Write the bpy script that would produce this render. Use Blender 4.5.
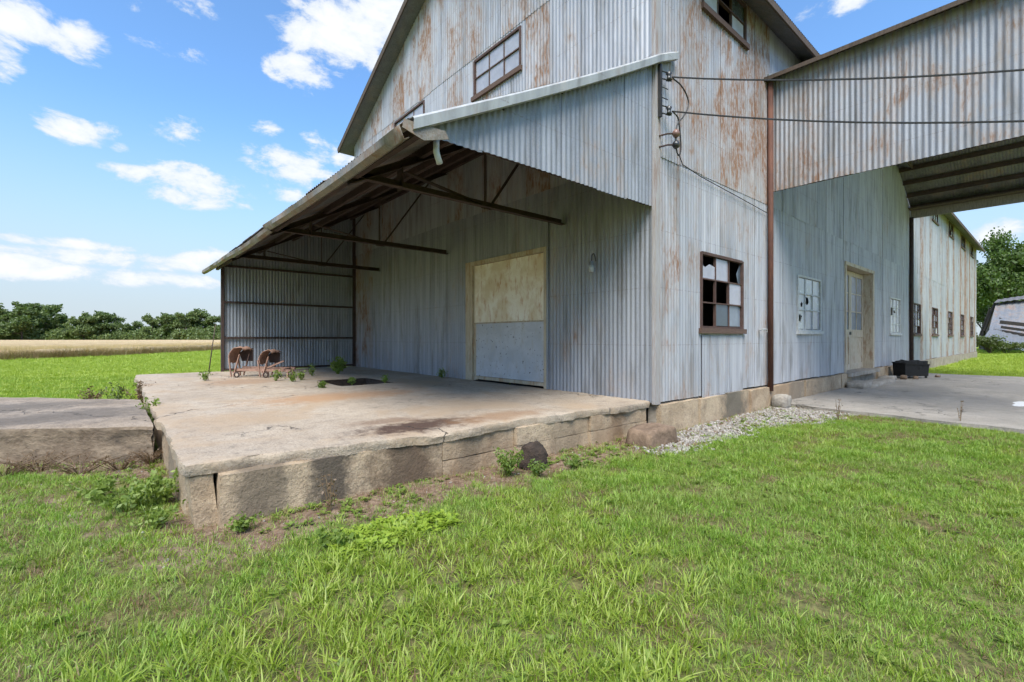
import bpy, bmesh, math, random
import numpy as np
from mathutils import Vector, Matrix, noise as mnoise

for o in list(bpy.data.objects): bpy.data.objects.remove(o)
scene = bpy.context.scene
COL = scene.collection
R = math.radians
random.seed(7); rng = np.random.default_rng(7)

# ------------------------------------------------------------------ camera
F, CX, HY = 466.0, 512.0, 338.0
YAW = math.atan(397/466.0)
CAM = Vector((-5.502, -3.507, 1.27))
cd = bpy.data.cameras.new('camera'); cam = bpy.data.objects.new('camera', cd); COL.objects.link(cam)
cd.sensor_width = 36.0; cd.lens = F*36/1024.0; cd.shift_y = -(341-HY)/1024.0
cd.clip_start = 0.05; cd.clip_end = 6000
cam.location = CAM; cam.rotation_euler = (R(90), 0, -YAW)
scene.camera = cam

# ------------------------------------------------------------------ light
SUN_EL, SUN_AZ = 55.0, 226.0          # azimuth clockwise from +Y
SUN_STRENGTH, SUN_ANGLE = 2.2, 36.0
SKY_STRENGTH = 0.07
sd = bpy.data.lights.new('sun', 'SUN'); sun = bpy.data.objects.new('sun', sd); COL.objects.link(sun)
sd.energy = SUN_STRENGTH; sd.angle = R(SUN_ANGLE); sd.color = (1.0, 0.95, 0.87)
sv = Vector((math.sin(R(SUN_AZ))*math.cos(R(SUN_EL)), math.cos(R(SUN_AZ))*math.cos(R(SUN_EL)), math.sin(R(SUN_EL))))
sun.rotation_euler = sv.to_track_quat('Z', 'Y').to_euler(); sun.location = (-20, -20, 40)
scene.view_settings.view_transform = 'Standard'
scene.view_settings.look = 'None'
scene.view_settings.gamma = 1.0
scene.view_settings.exposure = 1.6
scene.view_settings.use_curve_mapping = False
scene.cycles.use_adaptive_sampling = True
scene.cycles.adaptive_threshold = 0.03
scene.cycles.max_bounces = 4
scene.cycles.diffuse_bounces = 3
scene.cycles.glossy_bounces = 2
scene.cycles.transmission_bounces = 3
scene.cycles.transparent_max_bounces = 8

def nd(nt, t, **k):
    n = nt.nodes.new(t)
    for a, b in k.items(): setattr(n, a, b)
    return n
def lk(nt, a, b): nt.links.new(a, b)
def mth(nt, op, a, b=None, c=None, clamp=False):
    n = nd(nt, 'ShaderNodeMath', operation=op); n.use_clamp = clamp
    for i, v in enumerate((a, b, c)):
        if v is None: continue
        if isinstance(v, (int, float)): n.inputs[i].default_value = v
        else: lk(nt, v, n.inputs[i])
    return n.outputs[0]
def mixc(nt, fac, a, b, blend='MIX'):
    n = nd(nt, 'ShaderNodeMix', data_type='RGBA', blend_type=blend)
    for i, v in ((0, fac), (6, a), (7, b)):
        if isinstance(v, (int, float)): n.inputs[i].default_value = v
        elif isinstance(v, tuple): n.inputs[i].default_value = (*v[:3], 1)
        else: lk(nt, v, n.inputs[i])
    return n.outputs[2]
def mapr(nt, v, a, b, c=0.0, d=1.0, interp='SMOOTHSTEP'):
    n = nd(nt, 'ShaderNodeMapRange', interpolation_type=interp)
    lk(nt, v, n.inputs[0])
    for i, x in zip((1, 2, 3, 4), (a, b, c, d)):
        if isinstance(x, (int, float)): n.inputs[i].default_value = x
        else: lk(nt, x, n.inputs[i])
    return n.outputs[0]
def noise(nt, vec, scale, detail=4, rough=0.55, dist=0.0):
    n = nd(nt, 'ShaderNodeTexNoise'); lk(nt, vec, n.inputs['Vector'])
    n.inputs['Scale'].default_value = scale; n.inputs['Detail'].default_value = detail
    n.inputs['Roughness'].default_value = rough; n.inputs['Distortion'].default_value = dist
    return n.outputs['Fac']
def scl(nt, vec, s):
    n = nd(nt, 'ShaderNodeVectorMath', operation='MULTIPLY'); lk(nt, vec, n.inputs[0]); n.inputs[1].default_value = s
    return n.outputs[0]

# ------------------------------------------------------------------ sky
def ray(px, py):
    x = (px-CX)/F; s, c = math.sin(YAW), math.cos(YAW)
    return Vector((x*c+s, -x*s+c, (HY-py)/F))
def make_world():
    w = bpy.data.worlds.new('World'); scene.world = w; w.use_nodes = True
    nt = w.node_tree; nt.nodes.clear()
    out = nd(nt, 'ShaderNodeOutputWorld'); bg = nd(nt, 'ShaderNodeBackground'); lk(nt, bg.outputs[0], out.inputs[0])
    sky = nd(nt, 'ShaderNodeTexSky', sky_type='NISHITA'); sky.sun_disc = False
    sky.sun_elevation = R(SUN_EL); sky.sun_rotation = R(SUN_AZ); sky.air_density = 1.0; sky.dust_density = 0.6; sky.ozone_density = 1.6
    tc = nd(nt, 'ShaderNodeTexCoord').outputs['Generated']
    nrm = nd(nt, 'ShaderNodeVectorMath', operation='NORMALIZE'); lk(nt, tc, nrm.inputs[0]); D = nrm.outputs[0]
    sep = nd(nt, 'ShaderNodeSeparateXYZ'); lk(nt, D, sep.inputs[0])
    el = mth(nt, 'ARCSINE', sep.outputs[2])
    # billowing edges, wider than tall
    n1 = noise(nt, scl(nt, D, (1, 1, 1.9)), 12.0, 9, 0.64, 0.25)
    n2 = noise(nt, scl(nt, D, (1, 1, 2.2)), 4.0, 3, 0.5)
    edge = mth(nt, 'ADD', mth(nt, 'MULTIPLY', mth(nt, 'SUBTRACT', n1, 0.5), 4.6), mth(nt, 'MULTIPLY', mth(nt, 'SUBTRACT', n2, 0.5), 0.8))
    # clouds as the photograph shows them: centre, half width and half height in photo pixels, density
    clouds = [(80,45,36,24,1.0),(8,14,50,30,.75),(2,52,30,26,.85),(345,38,72,46,1.25),(300,72,34,24,1.05),(385,8,60,45,1.2),
              (78,130,42,19,1.0),(120,148,14,7,.75),(180,134,30,18,1.0),(188,186,66,24,1.05),(150,178,36,18,.8),(268,129,19,11,.85),
              (300,170,62,26,1.05),(335,155,44,26,1.05),(300,192,30,14,.8),(165,50,36,14,.45),(60,243,120,7,1.0),(140,260,130,11,.95),
              (20,262,50,12,1.0),(205,258,46,13,1.0),(120,277,200,10,.95),(835,4,42,14,.8),(995,231,36,15,.9),(170,5,60,16,.35),(650,-60,190,60,1.0),(1080,120,60,30,.9)]
    specs = []
    for px, py, hw, hh, dn in clouds:
        v = ray(px, py).normalized(); a = math.atan2(v.x, v.y); e = math.asin(v.z)
        v2 = ray(px+hw, py).normalized(); v3 = ray(px, py-hh).normalized()
        wa = abs((v2-v).length); we = abs((v3-v).length)
        specs.append((v, wa, we, dn))
    rr = random.Random(5)
    for k in range(11):                                  # the same kind of sky all round
        a = R(102 + k*22.5 + rr.uniform(-4, 4)); e = R(rr.uniform(7, 46)); wa = rr.uniform(.06, .22)
        v = Vector((math.sin(a)*math.cos(e), math.cos(a)*math.cos(e), math.sin(e)))
        specs.append((v, wa, wa*rr.uniform(.35, .6), rr.uniform(.8, 1.15)))
    acc = None
    for v, wa, we, dn in specs:
        t = Vector((v.y, -v.x, 0)).normalized(); u = t.cross(v).normalized()
        if u.z < 0: u = -u; t = -t
        mp = nd(nt, 'ShaderNodeMapping', vector_type='TEXTURE'); lk(nt, D, mp.inputs['Vector'])
        mp.inputs['Location'].default_value = v
        mp.inputs['Rotation'].default_value = Matrix((t, v, u)).transposed().to_euler()
        mp.inputs['Scale'].default_value = (wa, .8, we)
        dt_ = nd(nt, 'ShaderNodeVectorMath', operation='DOT_PRODUCT'); lk(nt, mp.outputs[0], dt_.inputs[0]); lk(nt, mp.outputs[0], dt_.inputs[1])
        f = mth(nt, 'MULTIPLY_ADD', dt_.outputs['Value'], -0.95*dn, dn)
        acc = f if acc is None else mth(nt, 'MAXIMUM', acc, f)
    acc = mth(nt, 'MAXIMUM', acc, -1.6)
    dens = mth(nt, 'ADD', acc, edge)
    cover = mapr(nt, dens, 0.14, 0.95)
    core = mapr(nt, dens, 0.35, 1.9)
    # thin high veil that whitens towards the horizon
    veil = mapr(nt, el, 0.0, 0.42, 0.95, 0.03)
    skyc = mixc(nt, 1.0, sky.outputs[0], (0.86, 1.19, 1.42), 'MULTIPLY')
    base = mixc(nt, veil, skyc, (2.95, 3.3, 3.65))
    cl = mixc(nt, core, (3.9, 4.25, 4.7), (5.3, 5.3, 5.3))
    col = mixc(nt, mth(nt, 'MULTIPLY', cover, 0.94), base, cl)
    lk(nt, col, bg.inputs[0]); bg.inputs[1].default_value = SKY_STRENGTH
    w.cycles.sampling_method = 'MANUAL'; w.cycles.sample_map_resolution = 256
make_world()

# ------------------------------------------------------------------ helpers
ORG = {}
def org(o): return ORG.get(o.name, Vector((0, 0, 0))) if o is not None else Vector((0, 0, 0))
class MB:
    def __init__(s): s.v = []; s.f = []
    def add(s, vs, fs):
        n = len(s.v); s.v += [tuple(v) for v in vs]; s.f += [tuple(i+n for i in f) for f in fs]; return s
    def box(s, x0, x1, y0, y1, z0, z1):
        return s.add([(x0,y0,z0),(x1,y0,z0),(x1,y1,z0),(x0,y1,z0),(x0,y0,z1),(x1,y0,z1),(x1,y1,z1),(x0,y1,z1)],
                     [(0,3,2,1),(4,5,6,7),(0,1,5,4),(1,2,6,5),(2,3,7,6),(3,0,4,7)])
    def bar(s, a, b, w, h, up=(0, 0, 1)):
        a, b = Vector(a), Vector(b); d = (b-a).normalized(); upv = Vector(up)
        if abs(d.dot(upv)) > .98: upv = Vector((1, 0, 0))
        x = d.cross(upv).normalized(); y = x.cross(d).normalized()
        vs = [p + x*(sx*w/2) + y*(sy*h/2) for p in (a, b) for sx, sy in ((-1,-1),(1,-1),(1,1),(-1,1))]
        return s.add(vs, [(0,3,2,1),(4,5,6,7),(0,1,5,4),(1,2,6,5),(2,3,7,6),(3,0,4,7)])
    def angle(s, a, b, w, t=.012, up=(0, 0, 1), flip=1):
        """steel angle (L section) from a to b"""
        a, b = Vector(a), Vector(b); d = (b-a).normalized(); upv = Vector(up)
        if abs(d.dot(upv)) > .98: upv = Vector((1, 0, 0))
        x = d.cross(upv).normalized()*flip; y = x.cross(d).normalized()*flip
        s.bar(a+x*(w/2), b+x*(w/2), w, t, y); s.bar(a+y*(w/2+t/2), b+y*(w/2+t/2), t, w, y); return s
    def tube(s, pts, r, n=8, cap=True):
        pts = [Vector(p) for p in pts]; rs = r if isinstance(r, (list, tuple)) else [r]*len(pts)
        base = len(s.v); prev = None
        for i, p in enumerate(pts):
            d = (pts[min(i+1, len(pts)-1)] - pts[max(i-1, 0)]).normalized()
            if prev is None:
                x = d.orthogonal().normalized()
            else:
                x = (prev - d*prev.dot(d)).normalized()
            prev = x; y = d.cross(x)
            for k in range(n):
                a = 2*math.pi*k/n; s.v.append(tuple(p + (x*math.cos(a)+y*math.sin(a))*rs[i]))
        for i in range(len(pts)-1):
            for k in range(n):
                a = base+i*n+k; b = base+i*n+(k+1) % n
                s.f.append((a, b, b+n, a+n))
        if cap:
            s.f.append(tuple(base+k for k in reversed(range(n)))); s.f.append(tuple(base+(len(pts)-1)*n+k for k in range(n)))
        return s
    def poly(s, vs): return s.add(vs, [tuple(range(len(vs)))])
    def prism(s, pts, ext):
        n = len(pts); e = Vector(ext); vs = [Vector(p) for p in pts] + [Vector(p)+e for p in pts]
        return s.add(vs, [tuple(reversed(range(n))), tuple(range(n, 2*n))] + [(i, (i+1) % n, (i+1) % n+n, i+n) for i in range(n)])
    def build(s, name, mat, parent=None, smooth=False, bevel=0.0):
        o_ = org(parent); me = bpy.data.meshes.new(name)
        me.from_pydata([(v[0]-o_.x, v[1]-o_.y, v[2]-o_.z) for v in s.v], [], s.f); me.update()
        if bevel:
            bm = bmesh.new(); bm.from_mesh(me)
            bmesh.ops.bevel(bm, geom=[e for e in bm.edges if len(e.link_faces) == 2 and e.calc_face_angle(0) > .6], offset=bevel, segments=1, affect='EDGES')
            bm.to_mesh(me); bm.free()
        if smooth: me.polygons.foreach_set('use_smooth', [True]*len(me.polygons))
        if mat: me.materials.append(M[mat])
        ob = bpy.data.objects.new(name, me); COL.objects.link(ob)
        if parent is not None: ob.parent = parent
        ORG[ob.name] = o_
        return ob
def crisp(o, deg=32):
    o.data.polygons.foreach_set('use_smooth', [True]*len(o.data.polygons)); o.data.set_sharp_from_angle(angle=R(deg)); return o
def tag(o, label, cat=None, group=None, kind=None):
    if label: o['label'] = label
    if cat: o['category'] = cat
    if group: o['group'] = group
    if kind: o['kind'] = kind
    return o
def thing(name, label, cat, loc=(0, 0, 0), group=None):
    o = bpy.data.objects.new(name, None); COL.objects.link(o); o.location = loc; o.empty_display_size = .2
    ORG[o.name] = Vector(loc); return tag(o, label, cat, group)
def link_copy(src, parent, loc=None):
    c = src.copy(); COL.objects.link(c); c.parent = parent
    if loc is not None: c.location = loc
    return c
def fbm(x, y, z=0.0, o=4):
    return mnoise.fractal(Vector((x, y, z)), 0.9, 2.0, o)
def rough_box(x0, x1, y0, y1, z0, z1, seed=0, amp=.015, cell=.09, rnd=.03):
    """a stone or cast block: gridded box with worn corners and a lumpy face"""
    m = MB(); nx = max(2, min(34, int((x1-x0)/cell))); ny = max(2, min(14, int((y1-y0)/cell))); nz = max(2, min(9, int((z1-z0)/cell)))
    c = Vector(((x0+x1)/2, (y0+y1)/2, (z0+z1)/2)); h = Vector(((x1-x0)/2, (y1-y0)/2, (z1-z0)/2)); idx = {}
    def vert(i, j, k):
        key = (i, j, k)
        if key in idx: return idx[key]
        p = Vector((x0+(x1-x0)*i/nx, y0+(y1-y0)*j/ny, z0+(z1-z0)*k/nz)); q = p-c
        # round the corners: clamp to inner box then push back by rnd
        inner = Vector([max(-max(h[a]-rnd, 0), min(max(h[a]-rnd, 0), q[a])) for a in range(3)])
        d = q-inner
        if d.length > 1e-6: q = inner + d.normalized()*min(rnd, d.length)
        n3 = mnoise.noise_vector((c+q)*4.3 + Vector((seed*3.1, seed*1.7, seed)))
        n4 = mnoise.noise_vector((c+q)*19 + Vector((seed*1.1, seed*2.7, seed)))
        p = c+q+n3*amp*.8+n4*amp*.32
        idx[key] = len(m.v); m.v.append(tuple(p)); return idx[key]
    for i in range(nx):
        for j in range(ny):
            m.f.append((vert(i,j,0), vert(i,j+1,0), vert(i+1,j+1,0), vert(i+1,j,0)))
            m.f.append((vert(i,j,nz), vert(i+1,j,nz), vert(i+1,j+1,nz), vert(i,j+1,nz)))
    for i in range(nx):
        for k in range(nz):
            m.f.append((vert(i,0,k), vert(i+1,0,k), vert(i+1,0,k+1), vert(i,0,k+1)))
            m.f.append((vert(i,ny,k), vert(i,ny,k+1), vert(i+1,ny,k+1), vert(i+1,ny,k)))
    for j in range(ny):
        for k in range(nz):
            m.f.append((vert(0,j,k), vert(0,j,k+1), vert(0,j+1,k+1), vert(0,j+1,k)))
            m.f.append((vert(nx,j,k), vert(nx,j+1,k), vert(nx,j+1,k+1), vert(nx,j,k+1)))
    return m

# ------------------------------------------------------------------ materials
M = {}
def mat(name):
    m = bpy.data.materials.new(name); m.use_nodes = True; nt = m.node_tree
    b = nt.nodes['Principled BSDF']; M[name] = m
    pos = nd(nt, 'ShaderNodeNewGeometry').outputs['Position']
    return m, nt, b, pos
def objrand(nt): return nd(nt, 'ShaderNodeObjectInfo').outputs['Random']
def bump(nt, b, h, strength=.3, dist=.01):
    n = nd(nt, 'ShaderNodeBump'); n.inputs['Strength'].default_value = strength; n.inputs['Distance'].default_value = dist
    lk(nt, h, n.inputs['Height']); lk(nt, n.outputs[0], b.inputs['Normal'])
def metal_sheet(name, c0, c1, rustc=(.105, .046, .022), metallic=.22, rough=.55, extra=0.0):
    m, nt, b, pos = mat(name)
    at = nd(nt, 'ShaderNodeAttribute', attribute_type='OBJECT', attribute_name='rust').outputs['Fac']
    rnd = objrand(nt)
    off = nd(nt, 'ShaderNodeVectorMath', operation='ADD'); lk(nt, pos, off.inputs[0])
    cmb = nd(nt, 'ShaderNodeCombineXYZ')
    for i, k in enumerate((31.0, 47.0, 13.0)): lk(nt, mth(nt, 'MULTIPLY', rnd, k), cmb.inputs[i])
    lk(nt, cmb.outputs[0], off.inputs[1]); P = off.outputs[0]
    streak = noise(nt, scl(nt, P, (9, 9, .35)), 1.0, 3, .6)         # runs down the sheet
    cloud = noise(nt, P, 2.2, 3, .6)
    spang = noise(nt, P, 55, 2, .5)
    basec = mixc(nt, mapr(nt, streak, .3, .7), c0, c1)
    basec = mixc(nt, mth(nt, 'MULTIPLY', mapr(nt, spang, .35, .65), .22), basec, (.40, .42, .45))
    basec = mixc(nt, mapr(nt, rnd, 0, 1, 0, .32, 'LINEAR'), basec, (.21, .225, .25))
    grime = mapr(nt, noise(nt, scl(nt, P, (5, 5, .8)), 1.0, 4, .65), .48, .72, 0, .55)
    basec = mixc(nt, grime, basec, (.12, .11, .095))
    # rust: blotches that run down; the 'rust' property of each sheet says how far it has gone
    r1 = noise(nt, scl(nt, pos, (2.3, 2.3, 1.15)), 1.0, 5, .62, .3)
    r2 = noise(nt, scl(nt, P, (30, 30, 7.0)), 1.0, 4, .65)
    field = mth(nt, 'ADD', mth(nt, 'MULTIPLY', r1, .70), mth(nt, 'MULTIPLY', r2, .30))
    lvl = mth(nt, 'SUBTRACT', .65, mth(nt, 'MULTIPLY', at, .28))
    rust = mapr(nt, field, lvl, mth(nt, 'ADD', lvl, .16))
    stain = mapr(nt, field, mth(nt, 'SUBTRACT', lvl, .10), mth(nt, 'ADD', lvl, .05), 0, .34)
    basec = mixc(nt, stain, basec, (.29, .21, .15))
    sz = nd(nt, 'ShaderNodeSeparateXYZ'); lk(nt, pos, sz.inputs[0])      # rusty lines where the nails hold the sheets to the girts
    nl_ = mth(nt, 'ABSOLUTE', mth(nt, 'SUBTRACT', mth(nt, 'FRACT', mth(nt, 'MULTIPLY', sz.outputs[2], 1.28)), .5))
    nails = mth(nt, 'MULTIPLY', mapr(nt, nl_, .0, .014, .55, 0), mapr(nt, spang, .45, .6))
    basec = mixc(nt, nails, basec, (.13, .08, .055))
    rc = mixc(nt, r2, rustc, (.25, .12, .052))
    col = mixc(nt, mth(nt, 'MULTIPLY', rust, mapr(nt, r2, .36, .60, .30, .92)), basec, rc)
    lk(nt, col, b.inputs['Base Color'])
    lk(nt, mth(nt, 'MULTIPLY', mth(nt, 'SUBTRACT', 1.0, mth(nt, 'MAXIMUM', rust, stain)), metallic), b.inputs['Metallic'])
    lk(nt, mapr(nt, rust, 0, 1, rough, .85, 'LINEAR'), b.inputs['Roughness'])
    bump(nt, b, mth(nt, 'ADD', cloud, mth(nt, 'MULTIPLY', r2, .3)), .25, .012)
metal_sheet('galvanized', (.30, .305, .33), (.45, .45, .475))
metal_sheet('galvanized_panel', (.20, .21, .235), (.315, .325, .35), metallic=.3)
metal_sheet('galvanized_olive', (.20, .205, .185), (.315, .32, .30), metallic=.15, rough=.6)
metal_sheet('galvanized_dull', (.18, .20, .225), (.27, .29, .31))
metal_sheet('flashing', (.31, .315, .31), (.42, .425, .41), metallic=.2, rough=.55)
metal_sheet('gutter_metal', (.10, .084, .055), (.185, .16, .112), metallic=.2, rough=.6)
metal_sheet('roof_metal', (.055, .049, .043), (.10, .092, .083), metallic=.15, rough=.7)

def simple(name, c0, c1, scale=6, rough=.8, stretch=(1, 1, 1), metallic=0.0, bmp=.3, c2=None, bd=.01, rand=0.0):
    m, nt, b, pos = mat(name)
    P = scl(nt, pos, stretch)
    n = noise(nt, P, scale, 6, .65); n2 = noise(nt, P, scale*5.3, 4, .6)
    col = mixc(nt, mapr(nt, mth(nt, 'MULTIPLY_ADD', n2, .4, mth(nt, 'MULTIPLY', n, .6)), .35, .65), c0, c1)
    if c2: col = mixc(nt, mapr(nt, noise(nt, P, scale*.45, 5, .7), .50, .66, 0, .85), col, c2)
    if rand: col = mixc(nt, mapr(nt, objrand(nt), 0, 1, 0, rand, 'LINEAR'), col, tuple(x*.5 for x in c0))
    lk(nt, col, b.inputs['Base Color']); b.inputs['Roughness'].default_value = rough; b.inputs['Metallic'].default_value = metallic
    bump(nt, b, mth(nt, 'ADD', n, mth(nt, 'MULTIPLY', n2, .5)), bmp, bd)
    return m, nt, b, pos
simple('rusty_steel', (.026, .016, .013), (.062, .034, .025), 9, .8, bmp=.3)
simple('rust_pipe', (.065, .025, .016), (.125, .048, .027), 7, .8, (1, 1, .25))
simple('rust_light', (.20, .11, .075), (.36, .22, .16), 8, .85)
simple('dark_wood', (.045, .032, .024), (.10, .07, .05), 6, .85, (6, 6, 1))
simple('grey_wood', (.16, .14, .12), (.29, .26, .22), 5, .85, (8, 8, 1))
simple('sill_wood', (.065, .040, .030), (.13, .078, .056), 10, .85, (1, 8, 8))
simple('window_frame', (.045, .026, .021), (.095, .05, .037), 10, .75)
simple('frame_pale', (.36, .36, .36), (.52, .52, .50), 10, .7)
simple('corner_trim', (.30, .27, .25), (.38, .37, .37), 3, .65, (6, 6, .5), .15, .2, (.22, .12, .07))
simple('cream_trim', (.34, .28, .19), (.48, .41, .30), 4, .7, (4, 4, .8), 0, .2, (.30, .17, .08))
simple('beige_wood', (.36, .30, .22), (.52, .45, .35), 5, .75, (6, 6, 1), 0, .25, (.26, .15, .08))
simple('black_box', (.003, .003, .003), (.008, .008, .0075), 8, .95)
simple('black_iron', (.012, .012, .013), (.03, .028, .027), 12, .55)
simple('porcelain', (.16, .09, .07), (.24, .14, .11), 12, .35)
simple('white_pvc', (.42, .42, .40), (.52, .52, .5), 6, .5)
simple('dirt_mound', (.022, .015, .011), (.06, .04, .028), 14, .95, bmp=.9, bd=.03)
simple('bark', (.05, .04, .03), (.12, .095, .07), 8, .9, (3, 3, .6), 0, .8)
simple('interior', (.05, .045, .04), (.09, .085, .08), 3, .9)
simple('block_stone', (.20, .150, .10), (.36, .295, .215), 3.0, .92, (1, 1, 1.3), 0, .9, (.085, .068, .05), .025, .3)
simple('slab_face', (.12, .085, .056), (.23, .175, .12), 3.5, .95, (1, 1, 1.4), 0, .9, (.075, .058, .042), .03)
simple('found_stone', (.25, .205, .15), (.37, .32, .26), 2.5, .9, (1, 1, 1.6), 0, .5, (.17, .135, .10), .02, .2)
simple('loose_stone', (.11, .072, .045), (.24, .165, .11), 5, .9, bmp=.8, bd=.02)
simple('rubble', (.19, .165, .135), (.33, .30, .255), 5, .9, bmp=.8, bd=.02)
simple('gravel_stone', (.27, .245, .21), (.46, .43, .385), 9, .9, rand=.75)
simple('white_matte', (.55, .55, .54), (.68, .68, .67), 6, .95)
simple('insulator_glass', (.02, .02, .022), (.05, .05, .05), 8, .25)
simple('far_haze_blue', (.30, .36, .42), (.38, .44, .5), .05, 1)

def concrete(name, c0, c1, dark, stains=(), warm=None, cracks=1.0):
    m, nt, b, pos = mat(name)
    n0 = noise(nt, pos, 1.1, 6, .65); n1 = noise(nt, pos, 7, 6, .7); n2 = noise(nt, pos, 45, 4, .6)
    col = mixc(nt, mapr(nt, n0, .3, .7), c0, c1)
    col = mixc(nt, mapr(nt, n1, .46, .72, 0, .6), col, dark)
    col = mixc(nt, mapr(nt, n2, .42, .7, 0, .4), col, tuple(x*1.25 for x in c1))
    col = mixc(nt, mapr(nt, noise(nt, pos, 70, 2, .6), .57, .68, 0, .7), col, dark)
    if warm: col = mixc(nt, mapr(nt, noise(nt, scl(nt, pos, (1, .8, 1)), .75, 5, .7, .6), .47, .66, 0, .75), col, warm)
    for (sx, sy, rx, ry, amt, sc) in stains:                 # spills and rust runs with a shape of their own
        v = nd(nt, 'ShaderNodeVectorMath', operation='SUBTRACT'); lk(nt, pos, v.inputs[0]); v.inputs[1].default_value = (sx, sy, 0)
        l = nd(nt, 'ShaderNodeVectorMath', operation='LENGTH'); lk(nt, scl(nt, v.outputs[0], (1/rx, 1/ry, 0)), l.inputs[0])
        f = mth(nt, 'ADD', l.outputs['Value'], mth(nt, 'MULTIPLY', mth(nt, 'SUBTRACT', noise(nt, pos, 6.5, 6, .75), .5), 2.1))
        col = mixc(nt, mapr(nt, f, .35, 1.15, amt, 0), col, sc)
    # hairline cracks
    vo = nd(nt, 'ShaderNodeTexVoronoi', feature='DISTANCE_TO_EDGE'); vo.inputs['Scale'].default_value = .42
    w = nd(nt, 'ShaderNodeVectorMath', operation='ADD'); lk(nt, pos, w.inputs[0])
    nn = nd(nt, 'ShaderNodeTexNoise'); nn.inputs['Scale'].default_value = 2.5; nn.inputs['Detail'].default_value = 5; lk(nt, pos, nn.inputs['Vector'])
    lk(nt, scl(nt, nn.outputs['Color'], (.9, .9, .9)), w.inputs[1]); lk(nt, w.outputs[0], vo.inputs['Vector'])
    crack = mapr(nt, vo.outputs['Distance'], .0, .006, 1, 0)
    crack = mth(nt, 'MULTIPLY', mth(nt, 'MULTIPLY', crack, cracks), mapr(nt, noise(nt, pos, .8, 2), .48, .56))
    col = mixc(nt, mth(nt, 'MULTIPLY', crack, .7), col, tuple(x*.3 for x in dark))
    lk(nt, col, b.inputs['Base Color']); b.inputs['Roughness'].default_value = .88
    h = mth(nt, 'SUBTRACT', mth(nt, 'ADD', mth(nt, 'MULTIPLY', n1, .7), mth(nt, 'MULTIPLY', n2, .35)), crack)
    bump(nt, b, h, 1.0, .022)
concrete('dock_concrete', (.30, .235, .17), (.41, .34, .26), (.13, .105, .08), warm=(.36, .26, .165),
         stains=((-3.25, .55, .75, .30, .95, (.05, .022, .012)), (-2.3, .45, .8, .25, .6, (.24, .13, .06)), (-3.0, 3.3, 1.4, .6, .7, (.34, .185, .085)),
                 (-3.6, 6.9, .8, 1.0, .55, (.26, .15, .08)), (-3.4, .95, .5, .2, .6, (.14, .075, .04))))
concrete('dock_face', (.30, .215, .135), (.44, .345, .235), (.12, .09, .06), warm=(.24, .16, .095), cracks=0.0,
         stains=((-4.22, .2, .20, 3, .9, (.055, .043, .032)), (-3.55, .2, .36, 3, .85, (.075, .048, .03)), (-4.7, .2, .20, 3, .7, (.10, .078, .055)), (-2.9, .2, .15, 3, .6, (.12, .09, .06)), (-1.6, .2, .3, 3, .5, (.16, .12, .08)), (-.7, .2, .2, 3, .6, (.17, .10, .05)), (-5.15, 1.6, 3, .5, .6, (.10, .08, .06)), (2.2, -.05, .5, 3, .8, (.10, .095, .075)), (5.0, -.05, .6, 3, .6, (.14, .12, .095))))
concrete('slab_concrete', (.22, .17, .12), (.34, .275, .21), (.075, .058, .043), stains=((-5.9, 3.9, 1.2, .7, .7, (.075, .062, .05)), (-6.9, 5.2, 1.6, .8, .7, (.08, .068, .055))))
concrete('apron_concrete', (.22, .198, .168), (.315, .285, .245), (.14, .13, .11), stains=((8.5, -1.5, 2.0, .7, .6, (.16, .15, .135)), (7.5, -2.6, 1.6, .6, .5, (.15, .14, .13)), (11.5, -2.8, 2.2, .8, .5, (.17, .16, .15))))

def dusty(name, dust, gloss):
    m, nt, b, pos = mat(name)
    n = noise(nt, pos, 5, 5, .6)
    lk(nt, mixc(nt, mapr(nt, n, .3, .7), tuple(x*.82 for x in dust), dust), b.inputs['Base Color'])
    b.inputs['Roughness'].default_value = gloss; b.inputs['IOR'].default_value = 1.6
    lk(nt, mapr(nt, n, .3, .7, gloss, gloss+.15, 'LINEAR'), b.inputs['Roughness'])
dusty('pane_dusty', (.36, .36, .40), .12)  # pale base colour paints the reflected sky into the glass
dusty('pane_milky', (.50, .51, .52), .15)
dusty('pane_smoky', (.06, .08, .10), .07)
dusty('pane_blue', (.20, .235, .28), .10)

def door_paint(name, base, base2, chip, chiplvl, edge):
    m, nt, b, pos = mat(name)
    n = noise(nt, pos, 2.3, 6, .65, .6); n2 = noise(nt, pos, 16, 4, .6); n3 = noise(nt, scl(nt, pos, (3, 3, 1)), 3.2, 5, .7)
    col = mixc(nt, mapr(nt, n, .36, .62), base, base2)
    col = mixc(nt, mapr(nt, n3, .5, .7, 0, .8), col, edge)
    col = mixc(nt, mapr(nt, mth(nt, 'MULTIPLY_ADD', n2, .8, mth(nt, 'MULTIPLY', n, .2)), chiplvl, chiplvl+.03, 0, .9), col, chip)
    lk(nt, col, b.inputs['Base Color']); b.inputs['Roughness'].default_value = .6
    bump(nt, b, n2, .2, .006)
door_paint('door_cream', (.64, .54, .37), (.78, .73, .62), (.30, .14, .055), .66, (.46, .24, .09))
door_paint('door_grey', (.40, .41, .43), (.48, .49, .51), (.05, .035, .03), .60, (.40, .37, .33))

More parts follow.
